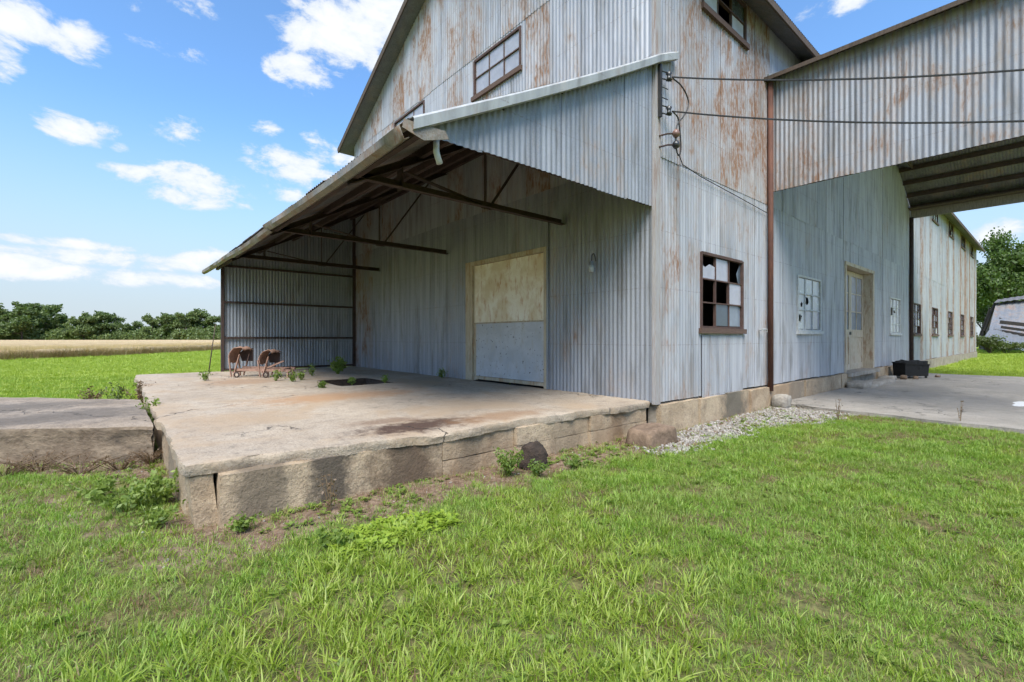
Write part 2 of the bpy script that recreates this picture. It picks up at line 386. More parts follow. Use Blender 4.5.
def leafmat(name, cols, trans=.35, rough=.55, patch=None):
    m, nt, b, pos = mat(name)
    nt.nodes.remove(b)
    rnd = objrand(nt)
    geo = nd(nt, 'ShaderNodeNewGeometry')
    isl = geo.outputs['Random Per Island']
    f = mth(nt, 'MULTIPLY_ADD', isl, .6, mth(nt, 'MULTIPLY', rnd, .4))
    ramp = nd(nt, 'ShaderNodeValToRGB'); lk(nt, f, ramp.inputs[0])
    e = ramp.color_ramp.elements
    while len(e) < len(cols): e.new(.5)
    for i, c in enumerate(cols): e[i].position = i/(len(cols)-1); e[i].color = (*c, 1)
    col = ramp.outputs[0]
    if patch:
        col = mixc(nt, mapr(nt, noise(nt, pos, patch[0], 4, .6), .45, .66, 0, patch[2]), col, patch[1])
    df = nd(nt, 'ShaderNodeBsdfDiffuse'); tr = nd(nt, 'ShaderNodeBsdfTranslucent'); gl = nd(nt, 'ShaderNodeBsdfGlossy'); gl.inputs['Roughness'].default_value = rough
    gl.inputs['Color'].default_value = (.6, .6, .6, 1)
    lk(nt, col, df.inputs[0]); lk(nt, mixc(nt, 1.0, col, (1.15, 1.25, .55), 'MULTIPLY'), tr.inputs[0])
    m1 = nd(nt, 'ShaderNodeMixShader'); m1.inputs[0].default_value = trans; lk(nt, df.outputs[0], m1.inputs[1]); lk(nt, tr.outputs[0], m1.inputs[2])
    m2 = nd(nt, 'ShaderNodeMixShader'); m2.inputs[0].default_value = .05; lk(nt, m1.outputs[0], m2.inputs[1]); lk(nt, gl.outputs[0], m2.inputs[2])
    out = [n for n in nt.nodes if n.type == 'OUTPUT_MATERIAL'][0]; lk(nt, m2.outputs[0], out.inputs[0])
leafmat('leaf_tree', [(.045, .085, .016), (.085, .14, .026), (.14, .20, .045)])
leafmat('leaf_far', [(.06, .10, .032), (.115, .165, .048), (.18, .225, .075)])
leafmat('leaf_bush', [(.05, .065, .02), (.09, .12, .03), (.15, .15, .05)])
leafmat('leaf_weed', [(.08, .14, .02), (.15, .22, .032), (.24, .31, .06)])
leafmat('leaf_dry', [(.085, .05, .026), (.16, .10, .055), (.25, .18, .10)], .2)
leafmat('grass_short', [(.07, .145, .013), (.155, .275, .024), (.245, .375, .042), (.37, .44, .11)], .35, patch=(1.6, (.27, .29, .09), .4))
leafmat('grass_long', [(.085, .145, .012), (.20, .29, .022), (.30, .39, .045), (.45, .48, .15)], .4)
leafmat('grass_bright', [(.21, .30, .03), (.29, .37, .045), (.37, .43, .08)], .35)
leafmat('grass_dead', [(.11, .055, .032), (.20, .11, .062), (.33, .235, .14)], .2)
leafmat('clover', [(.16, .25, .02), (.25, .35, .03), (.33, .42, .06)], .35)
leafmat('wheat_stalk', [(.40, .29, .14), (.52, .39, .20), (.60, .47, .27)], .3)
leafmat('wheat_edge', [(.15, .10, .045), (.26, .18, .085), (.22, .22, .08)], .25)

def ground_mat():
    m, nt, b, pos = mat('ground_soil')
    dirt = nd(nt, 'ShaderNodeAttribute', attribute_name='dirt').outputs['Fac']
    far = nd(nt, 'ShaderNodeAttribute', attribute_name='far').outputs['Fac']
    n = noise(nt, pos, 2.2, 6, .65); n2 = noise(nt, pos, 22, 5, .65); n3 = noise(nt, pos, .35, 4, .6)
    soil = mixc(nt, mapr(nt, n2, .3, .7), (.10, .064, .042), (.27, .195, .135))
    soil = mixc(nt, mapr(nt, n, .5, .7, 0, .5), soil, (.30, .23, .16))
    under = mixc(nt, mapr(nt, n2, .3, .7), (.065, .066, .025), (.175, .17, .062))
    lawn = mixc(nt, mapr(nt, n3, .3, .7), (.23, .30, .035), (.30, .365, .055))
    lawn = mixc(nt, mapr(nt, noise(nt, scl(nt, pos, (1, 1, 1)), 3.0, 4), .4, .7, 0, .4), lawn, (.18, .25, .03))
    f = mapr(nt, mth(nt, 'ADD', dirt, mth(nt, 'MULTIPLY', mth(nt, 'SUBTRACT', n, .5), 1.0)), .3, .6)
    col = mixc(nt, f, under, soil)
    col = mixc(nt, far, col, lawn)
    lk(nt, col, b.inputs['Base Color']); b.inputs['Roughness'].default_value = .95
    b.inputs['Specular IOR Level'].default_value = .15
    bump(nt, b, n2, .6, .03)
ground_mat()
def wheat_mat():
    m, nt, b, pos = mat('wheat_top')
    n = noise(nt, scl(nt, pos, (1, .35, 1)), .8, 6, .7); n2 = noise(nt, pos, 9, 4, .7)
    col = mixc(nt, mapr(nt, mth(nt, 'MULTIPLY_ADD', n, .5, mth(nt, 'MULTIPLY', n2, .5)), .35, .65), (.42, .31, .17), (.60, .47, .29))
    lk(nt, col, b.inputs['Base Color']); b.inputs['Roughness'].default_value = 1.0; b.inputs['Specular IOR Level'].default_value = 0.0
    bump(nt, b, n2, 1.0, .2)
wheat_mat()
m, nt, b, pos = mat('puddle_water'); b.inputs['Base Color'].default_value = (.03, .03, .028, 1); b.inputs['Roughness'].default_value = .02
m, nt, b, pos = mat('bulb_glass'); b.inputs['Base Color'].default_value = (.35, .36, .35, 1); b.inputs['Roughness'].default_value = .1

# ------------------------------------------------------------------ ground
DK = 0.42
def poly_dist(px, py, poly):
    """signed distance (positive inside) of pixel arrays to a polygon"""
    P = np.array(poly, float); inside = np.zeros(px.shape, bool); dmin = np.full(px.shape, 1e9)
    for i in range(len(P)):
        x1, y1 = P[i]; x2, y2 = P[(i+1) % len(P)]
        c = ((y1 > py) != (y2 > py)) & (px < (x2-x1)*(py-y1)/((y2-y1) if y2 != y1 else 1e-9)+x1); inside ^= c
        L2 = (x2-x1)**2+(y2-y1)**2; t = np.clip(((px-x1)*(x2-x1)+(py-y1)*(y2-y1))/L2, 0, 1)
        dmin = np.minimum(dmin, np.hypot(px-x1-t*(x2-x1), py-y1-t*(y2-y1)))
    return np.where(inside, dmin, -dmin)
def gpt(px, py, z=0.0):
    r = ray(px, py); t = (z-CAM.z)/r.z; return (CAM.x+t*r.x, CAM.y+t*r.y)
def gpoly(pts): return [gpt(*p) for p in pts]
# areas of the lawn as ground polygons in metres
Z_LUSH = gpoly([(335,560),(420,545),(470,545),(520,500),(600,510),(640,545),(700,590),(720,720),(640,900),(200,900),(40,690),(200,640),(270,590)])
Z_DIRT = [gpoly(p) for p in ([(185,545),(150,520),(185,520),(380,470),(440,460),(520,445),(620,428),(645,440),(655,455),(560,468),(500,488),(440,505),(370,520),(300,535),(230,550),(160,560),(120,550)],
                             [(-40,458),(160,452),(186,520),(150,480),(60,474),(-40,472)], [(60,610),(110,590),(130,615),(70,640)], [(-40,470),(120,490),(180,535),(240,560),(200,585),(110,575),(60,540),(-40,520)], [(-30,640),(30,650),(20,690),(-40,690)])]
Z_CLOVER = gpoly([(330,540),(380,520),(450,516),(460,530),(400,548),(340,560)])
Z_GRAVEL = gpoly([(640,447),(655,437),(775,403),(850,410),(835,419),(760,428),(700,446),(660,455)])
def sstep(a, b, x): t = np.clip((x-a)/(b-a), 0, 1); return t*t*(3-2*t)
_perm = np.random.default_rng(3).random((256, 256))
def vnoise(x, y, s):
    x = np.asarray(x)*s; y = np.asarray(y)*s; xi = np.floor(x).astype(int); yi = np.floor(y).astype(int); fx = x-xi; fy = y-yi
    fx = fx*fx*(3-2*fx); fy = fy*fy*(3-2*fy); g = lambda a, b: _perm[a % 256, b % 256]
    return (g(xi, yi)*(1-fx)+g(xi+1, yi)*fx)*(1-fy)+(g(xi, yi+1)*(1-fx)+g(xi+1, yi+1)*fx)*fy
def vfbm(x, y, s): return vnoise(x, y, s)*.5+vnoise(x+9.1, y+3.7, s*2.1)*.3+vnoise(x+5.3, y+17.7, s*4.3)*.2
def dirt_amount(x, y):
    d = np.zeros(np.shape(x))
    for i, p in enumerate(Z_DIRT): d = np.maximum(d, (.45 if i > 1 else .95)*sstep(-.15, .15, poly_dist(x, y, p)+(vfbm(x, y, 2.4)-.5)*.25))
    d = np.maximum(d, sstep(-.1, .1, poly_dist(x, y, Z_GRAVEL)))
    return d
def ground_z(x, y):
    near = np.exp(-((x-CAM.x)**2+(y-CAM.y)**2)/900.0)
    h = (vfbm(x, y, .9)-.5)*.06*near + (vfbm(x+40, y, 3.1)-.5)*.03*near
    # soil lies a little higher against the dock, the lawn dips slightly away from it
    return h-.012
def make_ground():
    t = np.linspace(-1, 1, 301); g = np.sinh(t*7.2)/math.sinh(7.2)*2600
    xs = CAM.x+2.5+g; ys = CAM.y+2.5+g
    X, Y = np.meshgrid(xs, ys, indexing='ij'); Z = ground_z(X, Y)
    n = len(t); V = np.stack([X, Y, Z], -1).reshape(-1, 3)
    i, j = np.meshgrid(np.arange(n-1), np.arange(n-1), indexing='ij'); a = (i*n+j).ravel()
    Fc = np.stack([a, a+n, a+n+1, a+1], -1)
    me = bpy.data.meshes.new('ground'); me.vertices.add(len(V)); me.vertices.foreach_set('co', V.ravel())
    me.loops.add(len(Fc)*4); me.loops.foreach_set('vertex_index', Fc.ravel().astype(np.int32)); me.polygons.add(len(Fc))
    me.polygons.foreach_set('loop_start', np.arange(0, len(Fc)*4, 4, dtype=np.int32)); me.polygons.foreach_set('loop_total', np.full(len(Fc), 4, np.int32))
    me.update(calc_edges=True); me.validate()
    at = me.attributes.new('dirt', 'FLOAT', 'POINT'); at.data.foreach_set('value', dirt_amount(X.ravel(), Y.ravel()).astype(np.float32))
    dist = np.hypot(X-CAM.x, Y-CAM.y).ravel()
    at = me.attributes.new('far', 'FLOAT', 'POINT'); at.data.foreach_set('value', sstep(8, 14, dist).astype(np.float32))
    me.polygons.foreach_set('use_smooth', [True]*len(me.polygons)); me.materials.append(M['ground_soil'])
    o = bpy.data.objects.new('ground', me); COL.objects.link(o); tag(o, 'grassy ground with bare soil patches beside the loading dock', None, None, 'structure')
    return o
make_ground()

# concrete apron under the drive-through canopy
def make_apron():
    edge = [(4.05, -.06)] + [(4.05+.05*math.sin(k*1.7)-.035*k, -.06-.35*k) for k in range(1, 26)]
    m = MB(); far = 16.0
    top = [(x, y, .045) for x, y in edge]; bot = [(x, y, -.10) for x, y in edge]
    ftop = [(far+.10*math.sin(k*1.1)+.03*k, y, .045) for k, (x, y) in enumerate(edge)]; fb = [(x, y, -.1) for x, y, z in ftop]
    n = len(edge); base = len(m.v); m.v += top+bot+ftop+fb
    for k in range(n-1):
        m.f += [(k, k+1, 2*n+k+1, 2*n+k), (n+k, n+k+1, k+1, k), (2*n+k, 2*n+k+1, 3*n+k+1, 3*n+k)]
    m.f += [(n-1, 2*n-1, 4*n-1, 3*n-1)]
    o = m.build('concrete_apron', 'apron_concrete'); tag(o, 'grey cracked concrete apron under the drive-through canopy', None, None, 'structure')
make_apron()
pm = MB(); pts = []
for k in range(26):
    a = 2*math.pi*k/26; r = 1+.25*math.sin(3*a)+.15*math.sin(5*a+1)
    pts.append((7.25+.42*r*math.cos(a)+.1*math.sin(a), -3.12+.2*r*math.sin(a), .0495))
pm.poly(pts); tag(pm.build('white_patch', 'white_matte'), 'flat white patch on the apron at right edge', 'spill')  # flat matte white shape laid just above the apron

# ------------------------------------------------------------------ corrugated sheets
PITCH, AMP = .076, .0075
class Plane:
    """wall or roof plane: origin, u along the sheets' width, v along the ribs, n outward"""
    def __init__(s, o, u, v): s.o = Vector(o); s.u = Vector(u).normalized(); s.v = Vector(v).normalized(); s.n = s.u.cross(s.v).normalized()
    def p(s, u, v, n=0.0): return s.o+s.u*u+s.v*v+s.n*n
def sheet_mesh(pl, u0, u1, v0, v1, off=0.0, holes=(), top=None, bottom=None, seg=6, tilt=0.0, rows=1, amp=AMP):
    m = MB(); cuts = {u0, u1}
    for a, b, c, d in holes:
        if c < v1 and d > v0:
            for q in (a, b):
                if u0 < q < u1: cuts.add(q)
    cuts = sorted(cuts)
    for ua, ub in zip(cuts, cuts[1:]):
        if ub-ua < 1e-4: continue
        um = (ua+ub)/2; spans = [(v0, v1, False, False)]
        for a, b, c, d in holes:
            if a < um < b and c < v1 and d > v0:
                ns = []
                for s0, s1, h0, h1 in spans:
                    if c > s0: ns.append((s0, min(c, s1), h0, True))
                    if d < s1: ns.append((max(d, s0), s1, True, h1))
                spans = ns
        k = max(2, int(math.ceil((ub-ua)/PITCH*seg)))
        for s0, s1, h0, h1 in spans:
            base = len(m.v)
            for i in range(k+1):
                u = ua+(ub-ua)*i/k; n = off+amp*math.cos(2*math.pi*u/PITCH)
                a_ = s0 if (h0 or bottom is None) else max(s0, bottom(u)); b_ = s1 if (h1 or top is None) else min(s1, top(u))
                b_ = max(b_, a_+.002)
                for r in range(rows+1):
                    w = r/rows
                    m.v.append(tuple(pl.p(u, a_+(b_-a_)*w, n+tilt*(w-.5))))
            q = rows+1
            for i in range(k):
                for r in range(rows):
                    x = base+i*q+r; m.f.append((x, x+q, x+q+1, x+1))
    return m
def sheet_row(pl, parent, mat_, us, v0, v1, holes=(), top=None, bottom=None, base=.0, rustf=None, seg=6, jit=.012, lap=.035, name='corrugated_sheet', off0=0.0):
    out = []
    for i in range(len(us)-1):
        u0, u1 = us[i]-lap, us[i+1]
        um = (u0+u1)/2
        off = off0+base+(.0045 if i % 2 else 0)+random.uniform(-.0012, .0012)
        va, vb = v0+random.uniform(-jit, jit), (v1+random.uniform(-jit, jit) if top is None else v1)
        spans = [(va, vb)]
        for ha, hb, hc, hd in holes:                      # an opening as wide as the sheet cuts it in two
            if ha <= u0+.02 and hb >= u1-.02 and hc < vb and hd > va:
                spans = [t_ for s0, s1 in spans for t_ in ((s0, min(hc, s1)), (max(hd, s0), s1)) if t_[1]-t_[0] > .02]
        tl = random.uniform(-.004, .004); rv = float(rustf(um, (v0+v1)/2) if rustf else .1)
        for s0, s1 in spans:
            m = sheet_mesh(pl, u0, u1, s0, s1, off, holes, top, bottom, seg, tl)
            if not m.f: continue
            o = m.build(name, mat_, parent, smooth=True); o['rust'] = rv; out.append(o)
    return out
def cols(a, b, w=.655):
    n = max(1, round((b-a)/w)); return [a+(b-a)*i/n for i in range(n+1)]

# ------------------------------------------------------------------ warehouse
WL, WD = 37.3, 10.24                 # length along the side wall (x), depth of the gable (y)
EV, SL = 7.05, .5                    # eave height, roof slope
RIDGE = EV+SL*WD/2
G = Plane((0, WD, 0), (0, -1, 0), (0, 0, 1))      # gable wall, faces -x ; u = WD - y
S = Plane((0, 0, 0), (1, 0, 0), (0, 0, 1))        # side wall, faces -y ; u = x
wh = thing('warehouse', 'tall galvanized corrugated metal warehouse with gable roof and broken windows', 'warehouse', (0, 0, 0))
WIN_Z = (1.42, 2.57)
side_low = [(1.21, 2.64), (5.21, 6.64), (13.32, 14.8), (16.95, 18.35), (20.9, 22.35), (25.25, 26.7), (29.75, 31.15), (34.05, 35.5)]
side_up = [(1.26, 2.76), (20.9, 22.35), (25.5, 26.9), (30.05, 31.5), (34.1, 35.5)]
DOORX = (8.5, 11.27); DOORZ = (.40, 3.12)
s_holes = [(a, b, *WIN_Z) for a, b in side_low] + [(a, b, 6.32, 6.98) for a, b in side_up] + [(*DOORX, .2, DOORZ[1])]
gy = lambda y: WD-y
g_holes = [(gy(4.11), gy(2.70), 6.10, 6.82), (gy(7.61), gy(6.10), 6.10, 6.82), (gy(4.15), gy(2.10), .2, 2.72)]
rake = lambda u: EV-.02+SL*min(u, WD-u)

# wall framing carries the sheets
gw = MB()
for z in (.60, 3.0, 5.0, 5.95, 6.95): gw.box(.03, .12, .08, WD-.08, z, z+.09) if z not in (.60,) else [gw.box(.03, .12, .08, 2.0, z, z+.09), gw.box(.03, .12, 4.45, WD-.08, z, z+.09)]
gable_wall = gw.build('gable_wall', 'dark_wood', wh)
sw = MB()
for z in (3.25, 5.2): sw.box(.15, WL-.15, .04, .12, z, z+.09)
for x0, x1 in ((.15, 1.15), (2.75, 5.15), (6.7, 8.3), (11.4, 13.25), (14.9, WL-.15)): sw.box(x0, x1, .04, .12, .62, .7)
side_wall = sw.build('side_wall', 'dark_wood', wh)
def rust_gable(u, v):
    y = WD-u
    if v > 6.9: return [.66, .42, .8, .5, .74, .36, .62][int(y/.64) % 7]
    if v > 3.5: return [.2, .15, .3, .72, .22, .62, .3, .58, .2][int(y/.64) % 9]
    return .62 if y > 9.0 else .02+.22*((int(y/.64)*7) % 5)/5
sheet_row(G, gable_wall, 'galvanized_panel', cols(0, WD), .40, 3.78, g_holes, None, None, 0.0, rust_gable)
sheet_row(G, gable_wall, 'galvanized', cols(0, WD), 3.74, 6.92, g_holes, None, None, .007, rust_gable)
sheet_row(G, gable_wall, 'galvanized', cols(0, WD), 6.88, 10.0, g_holes, rake, None, .014, rust_gable)
def rust_side(u, v):
    i = int(u/.655)
    if u < 3.8: return ((.70 if u > 1.8 else .54) if v > 3.7 else .22) + random.uniform(-.1, .15) if u > .6 else .5
    if u < 16.3: return [.05, .12, .0, .1, .25][i % 5]
    return [.1, .75, .12, .2, .15, .55, .2, .1, .8, .3][i % 10]*(1.0+.25*(u > 26))+.35*(u > 29)
def srow(u0, u1, upper='galvanized', **k):
    sheet_row(S, side_wall, 'galvanized', cols(u0, u1), .40, 3.78, s_holes, None, None, 0.0, rust_side, **k)
    sheet_row(S, side_wall, upper, cols(u0, u1), 3.73, EV, s_holes, None, None, .007, rust_side, jit=.006, **k)
srow(0, 3.78); srow(3.78, 16.3); srow(16.3, WL, seg=4)
# the two walls that face away
bw = MB(); P3 = Plane((WL, 0, 0), (0, 1, 0), (0, 0, 1)); P4 = Plane((WL, WD, 0), (-1, 0, 0), (0, 0, 1))
o = sheet_mesh(P3, 0, WD, .3, 10, 0, (), lambda u: EV-.02+SL*min(u, WD-u), None, 3).build('rear_gable_wall', 'galvanized_dull', wh, True); o['rust'] = .4
o = sheet_mesh(P4, 0, WL, .3, EV, 0, (), None, None, 2).build('rear_side_wall', 'galvanized_dull', wh, True); o['rust'] = .3
# floor inside, raised to dock height
MB().box(.16, WL-.1, .16, WD-.1, .02, .395).build('interior_floor', 'interior', wh)
# roof: two slopes with overhang, underside boards show at rake and eave
OH = .36
rf = MB(); T = .10
def slope_pts(y0, y1, dz): return [(-OH, y0, EV+SL*(y0 if y1 > y0 else WD-y0)+dz), (WL+OH, y0, EV+SL*(y0 if y1 > y0 else WD-y0)+dz), (WL+OH, y1, RIDGE+dz), (-OH, y1, RIDGE+dz)]
rf.prism(slope_pts(-OH, WD/2, 0.0), (0, 0, T)); rf.prism(slope_pts(WD+OH, WD/2, 0.0), (0, 0, T))
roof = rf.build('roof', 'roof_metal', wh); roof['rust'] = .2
for pl, L in ((Plane((-OH-.03, -OH-.03, EV-SL*(OH+.03)+T+.02), (1, 0, 0), (0, 1, SL)), (WD/2+OH+.03)*math.hypot(1, SL)),
              (Plane((WL+OH+.03, WD+OH+.03, EV-SL*(OH+.03)+T+.02), (-1, 0, 0), (0, -1, SL)), (WD/2+OH+.03)*math.hypot(1, SL))):
    o = sheet_mesh(pl, 0, WL+2*OH+.06, 0, L, 0, (), None, None, 3).build('roof_cladding', 'galvanized_dull', roof, True); o['rust'] = .3
bb = MB(); bb.bar((-OH-.02, WD+OH, EV-SL*OH+.03), (-OH-.02, WD/2, RIDGE+.03), .03, .13, (0, 0, 1)); bb.bar((-OH-.02, -OH, EV-SL*OH+.03), (-OH-.02, WD/2, RIDGE+.03), .03, .13, (0, 0, 1))
bb.bar((-OH, -OH-.02, EV-SL*OH+.02), (WL+OH, -OH-.02, EV-SL*OH+.02), .03, .12); bb.build('barge_board', 'dark_wood', roof)
# corner flashing
ct = MB(); ct.box(-.032, .012, -.034, .10, .36, 9.0) if False else None
ct.box(-.030, -.024, -.030, .03, .38, EV-.03); ct.box(-.024, .085, -.030, -.024, .38, EV-.03)
ct.build('corner_flashing', 'corner_trim', wh)

def window(pl, u0, u1, z0, z1, nc, nr, spec, frame='window_frame', sillmat='sill_wood', sill=.075, fw=.032, bar=.020, rowh=None):
    """steel-sash window: frame and glazing bars are one part, each pane and the sill a sub-part"""
    fr = MB()
    def bx(a, b, c, d, n0, n1, mb=fr):
        vs = [pl.p(u, v, n) for n in (n0, n1) for u, v in ((a, c), (b, c), (b, d), (a, d))]
        mb.add(vs, [(0,3,2,1),(4,5,6,7),(0,1,5,4),(1,2,6,5),(2,3,7,6),(3,0,4,7)])
    bx(u0-.012, u0+fw, z0, z1, -.05, .026); bx(u1-fw, u1+.012, z0, z1, -.05, .026)
    bx(u0+fw, u1-fw, z1-fw, z1+.012, -.05, .024); bx(u0+fw, u1-fw, z0, z0+fw, -.05, .024)
    iu0, iu1, iz0, iz1 = u0+fw, u1-fw, z0+fw, z1-fw
    rows = rowh or [1/nr]*nr
    zs = [iz1]
    for h in rows: zs.append(zs[-1]-h*(iz1-iz0))
    us = [iu0+(iu1-iu0)*i/nc for i in range(nc+1)]
    for u in us[1:-1]: bx(u-bar/2, u+bar/2, iz0, iz1, -.035, .006)
    for i, z in enumerate(zs[1:-1]): bx(iu0, iu1, z-bar/2, z+bar/2, -.036, .012 if i == len(zs)-3 else .008)
    w = fr.build('window', frame, wh)
    if sill:
        sm = MB(); bx(u0-.05, u1+.05, z0-sill, z0-.001, -.04, .06, sm); sm.build('sill', sillmat, w)
    for r in range(nr):
        for c in range(nc):
            k = spec(r, c)
            if k is None: continue
            a, b, d, e = us[c]+bar/2+.001, us[c+1]-bar/2-.001, zs[r+1]+bar/2+.001, zs[r]-bar/2-.001
            mt, shape = k if isinstance(k, tuple) else (k, None)
            pm_ = MB(); n = -.015+random.uniform(-.004, .004); tl = random.uniform(-.004, .004)
            if shape is None:
                pm_.prism([pl.p(a, d, n), pl.p(b, d, n+tl), pl.p(b, e, n+tl), pl.p(a, e, n)], pl.n*.004)
            elif shape == 'low':       # only the lower part of the glass is left, with a jagged edge
                q = [pl.p(a, d, n), pl.p(b, d, n), pl.p(b, d+(e-d)*.58, n), pl.p(a+(b-a)*.6, d+(e-d)*.66, n), pl.p(a+(b-a)*.3, d+(e-d)*.50, n), pl.p(a, d+(e-d)*.6, n)]
                pm_.prism(q, pl.n*.004)
            elif shape == 'high':
                q = [pl.p(a, e, n), pl.p(a, d+(e-d)*.62, n), pl.p(a+(b-a)*.35, d+(e-d)*.70, n), pl.p(a+(b-a)*.7, d+(e-d)*.55, n), pl.p(b, d+(e-d)*.66, n), pl.p(b, e, n)]
                pm_.prism(q, pl.n*.004)
            elif shape == 'sliver':
                pm_.prism([pl.p(b, d, n), pl.p(b, e, n), pl.p(b-(b-a)*.35, e-(e-d)*.55, n), pl.p(b-(b-a)*.18, d, n)][::-1], pl.n*.004)
            else:                      # a hole with star-shaped edges: ring between pane outline and hole
                hx, hz, hr, sd_ = shape; rr = random.Random(sd_); N = 16
                hole = []; outr = []
                for i in range(N):
                    t = 2*math.pi*i/N; rad = hr*(.55+rr.random()*.8)
                    hole.append((a+(b-a)*hx+(b-a)*rad*math.cos(t), d+(e-d)*hz+(e-d)*rad*math.sin(t)))
                    cxx, czz = a+(b-a)*hx, d+(e-d)*hz; ct_, st_ = math.cos(t), math.sin(t)
                    tt = min(((b if ct_ > 0 else a)-cxx)/ct_ if abs(ct_) > 1e-6 else 9, ((e if st_ > 0 else d)-czz)/st_ if abs(st_) > 1e-6 else 9)
                    outr.append((cxx+ct_*tt, czz+st_*tt))
                vs = [pl.p(u, z, n) for u, z in outr]+[pl.p(u, z, n) for u, z in hole]
                pm_.add(vs, [(i, (i+1) % N, N+(i+1) % N, N+i) for i in range(N)])
                for cu, cz in ((a, d), (b, d), (b, e), (a, e)):
                    ang = [math.atan2(z-cz_, u-cu_) for (u, z), cu_, cz_ in ()]
                    # corner triangles
                    j = min(range(N), key=lambda i: (outr[i][0]-cu)**2+(outr[i][1]-cz)**2)
                    for jj in ((j+1) % N, (j-1) % N):
                        pm_.add([pl.p(cu, cz, n), pl.p(*outr[j], n), pl.p(*outr[jj], n)], [(0, 1, 2)])
            pm_.build('pane', mt, w)
    return w
# near window: several panes gone
near = {(0,0): ('pane_dusty', 'low'), (0,1): 'pane_dusty', (0,2): ('pane_smoky', 'sliver'), (1,0): None, (1,1): None, (1,2): 'pane_dusty', (2,0): None, (2,1): 'pane_smoky', (2,2): 'pane_blue'}
w = window(S, 1.21, 2.64, *WIN_Z, 3, 3, lambda r, c: near[(r, c)], sill=.08); w['label'] = 'nearest window with missing black panes and rusty sill'
sec = {(0,0): 'pane_milky', (0,1): 'pane_milky', (0,2): 'pane_milky', (1,0): ('pane_milky', (.62, .34, .17, 3)), (1,1): ('pane_milky', (.30, .55, .26, 5)), (1,2): 'pane_milky', (2,0): ('pane_milky', (.42, .6, .24, 8)), (2,1): 'pane_dusty', (2,2): 'pane_dusty'}
w = window(S, 5.21, 6.64, *WIN_Z, 3, 3, lambda r, c: sec[(r, c)], 'frame_pale', 'frame_pale', .07, .03, .02, [.31, .31, .38]); w['label'] = 'milky paned window with punched holes'
rr = random.Random(11)
def farspec(seed):
    q = random.Random(seed); t = {}
    def f(r, c):
        if (r, c) not in t: t[(r, c)] = q.choice(['pane_smoky', 'pane_smoky', 'pane_blue', None, 'pane_milky', 'pane_smoky'])
        return t[(r, c)]
    return f
w3 = {(1, 0): None, (1, 1): ('pane_milky', (.5, .5, .26, 4))}
window(S, 13.32, 14.8, *WIN_Z, 3, 4, lambda r, c: w3.get((r, c), 'pane_milky'), 'frame_pale', 'frame_pale', .06, .03, .022)
for i, (a, b_) in enumerate(side_low[3:]): window(S, a, b_, *WIN_Z, 3, 4, farspec(20+i), sill=.08)
upn = {(0, 0): 'pane_dusty', (0, 1): None, (0, 2): 'pane_smoky', (1, 0): 'pane_milky', (1, 1): None, (1, 2): 'pane_milky'}
window(S, 1.26, 2.76, 6.32, 6.98, 3, 2, lambda r, c: upn[(r, c)], sill=.09)
for i, (a, b_) in enumerate(side_up[1:]): window(S, a, b_, 6.32, 6.98, 3, 2, (lambda r, c: 'pane_milky') if i < 1 else farspec(40+i), sill=.07)
window(G, gy(4.11), gy(2.70), 6.10, 6.82, 3, 2, lambda r, c: 'pane_dusty', sill=.085)
window(G, gy(7.61), gy(6.10), 6.10, 6.82, 3, 2, lambda r, c: 'pane_dusty', sill=.085)
# patched sheet below the near window
o = sheet_mesh(S, 1.22, 2.64, .37, 1.31, .016, (), None, None, 6, 0, 1).build('patch_sheet', 'galvanized', side_wall, True); o['rust'] = .2

# dock door in the gable wall
dd = MB()
def gb(m_, y0, y1, z0, z1, n0, n1): m_.box(-n1, -n0, y0, y1, z0, z1); return m_
gb(dd, 4.15, 4.38, .42, 2.80, -.06, .035); gb(dd, 2.04, 2.10, .42, 2.80, -.06, .03); gb(dd, 2.10, 4.15, 2.72, 2.80, -.06, .032)
door = dd.build('dock_door', 'cream_trim', wh)
m_ = MB(); gb(m_, 2.105, 4.145, 1.575, 2.715, -.05, -.02); m_.build('upper_panel', 'door_cream', door)
m_ = MB(); gb(m_, 2.105, 4.06, .52, 1.55, -.05, -.004); m_.build('lower_panel', 'door_grey', door)
m_ = MB(); gb(m_, 2.105, 4.06, .455, .515, -.05, .012); gb(m_, 2.105, 4.145, 1.552, 1.573, -.05, .004); gb(m_, 4.062, 4.148, .43, 1.55, -.05, -.005); m_.build('rail', 'cream_trim', door)
m_ = MB(); gb(m_, 2.0, 2.04, .40, 3.2, -.02, .026); m_.build('track_edge', 'galvanized_dull', door)

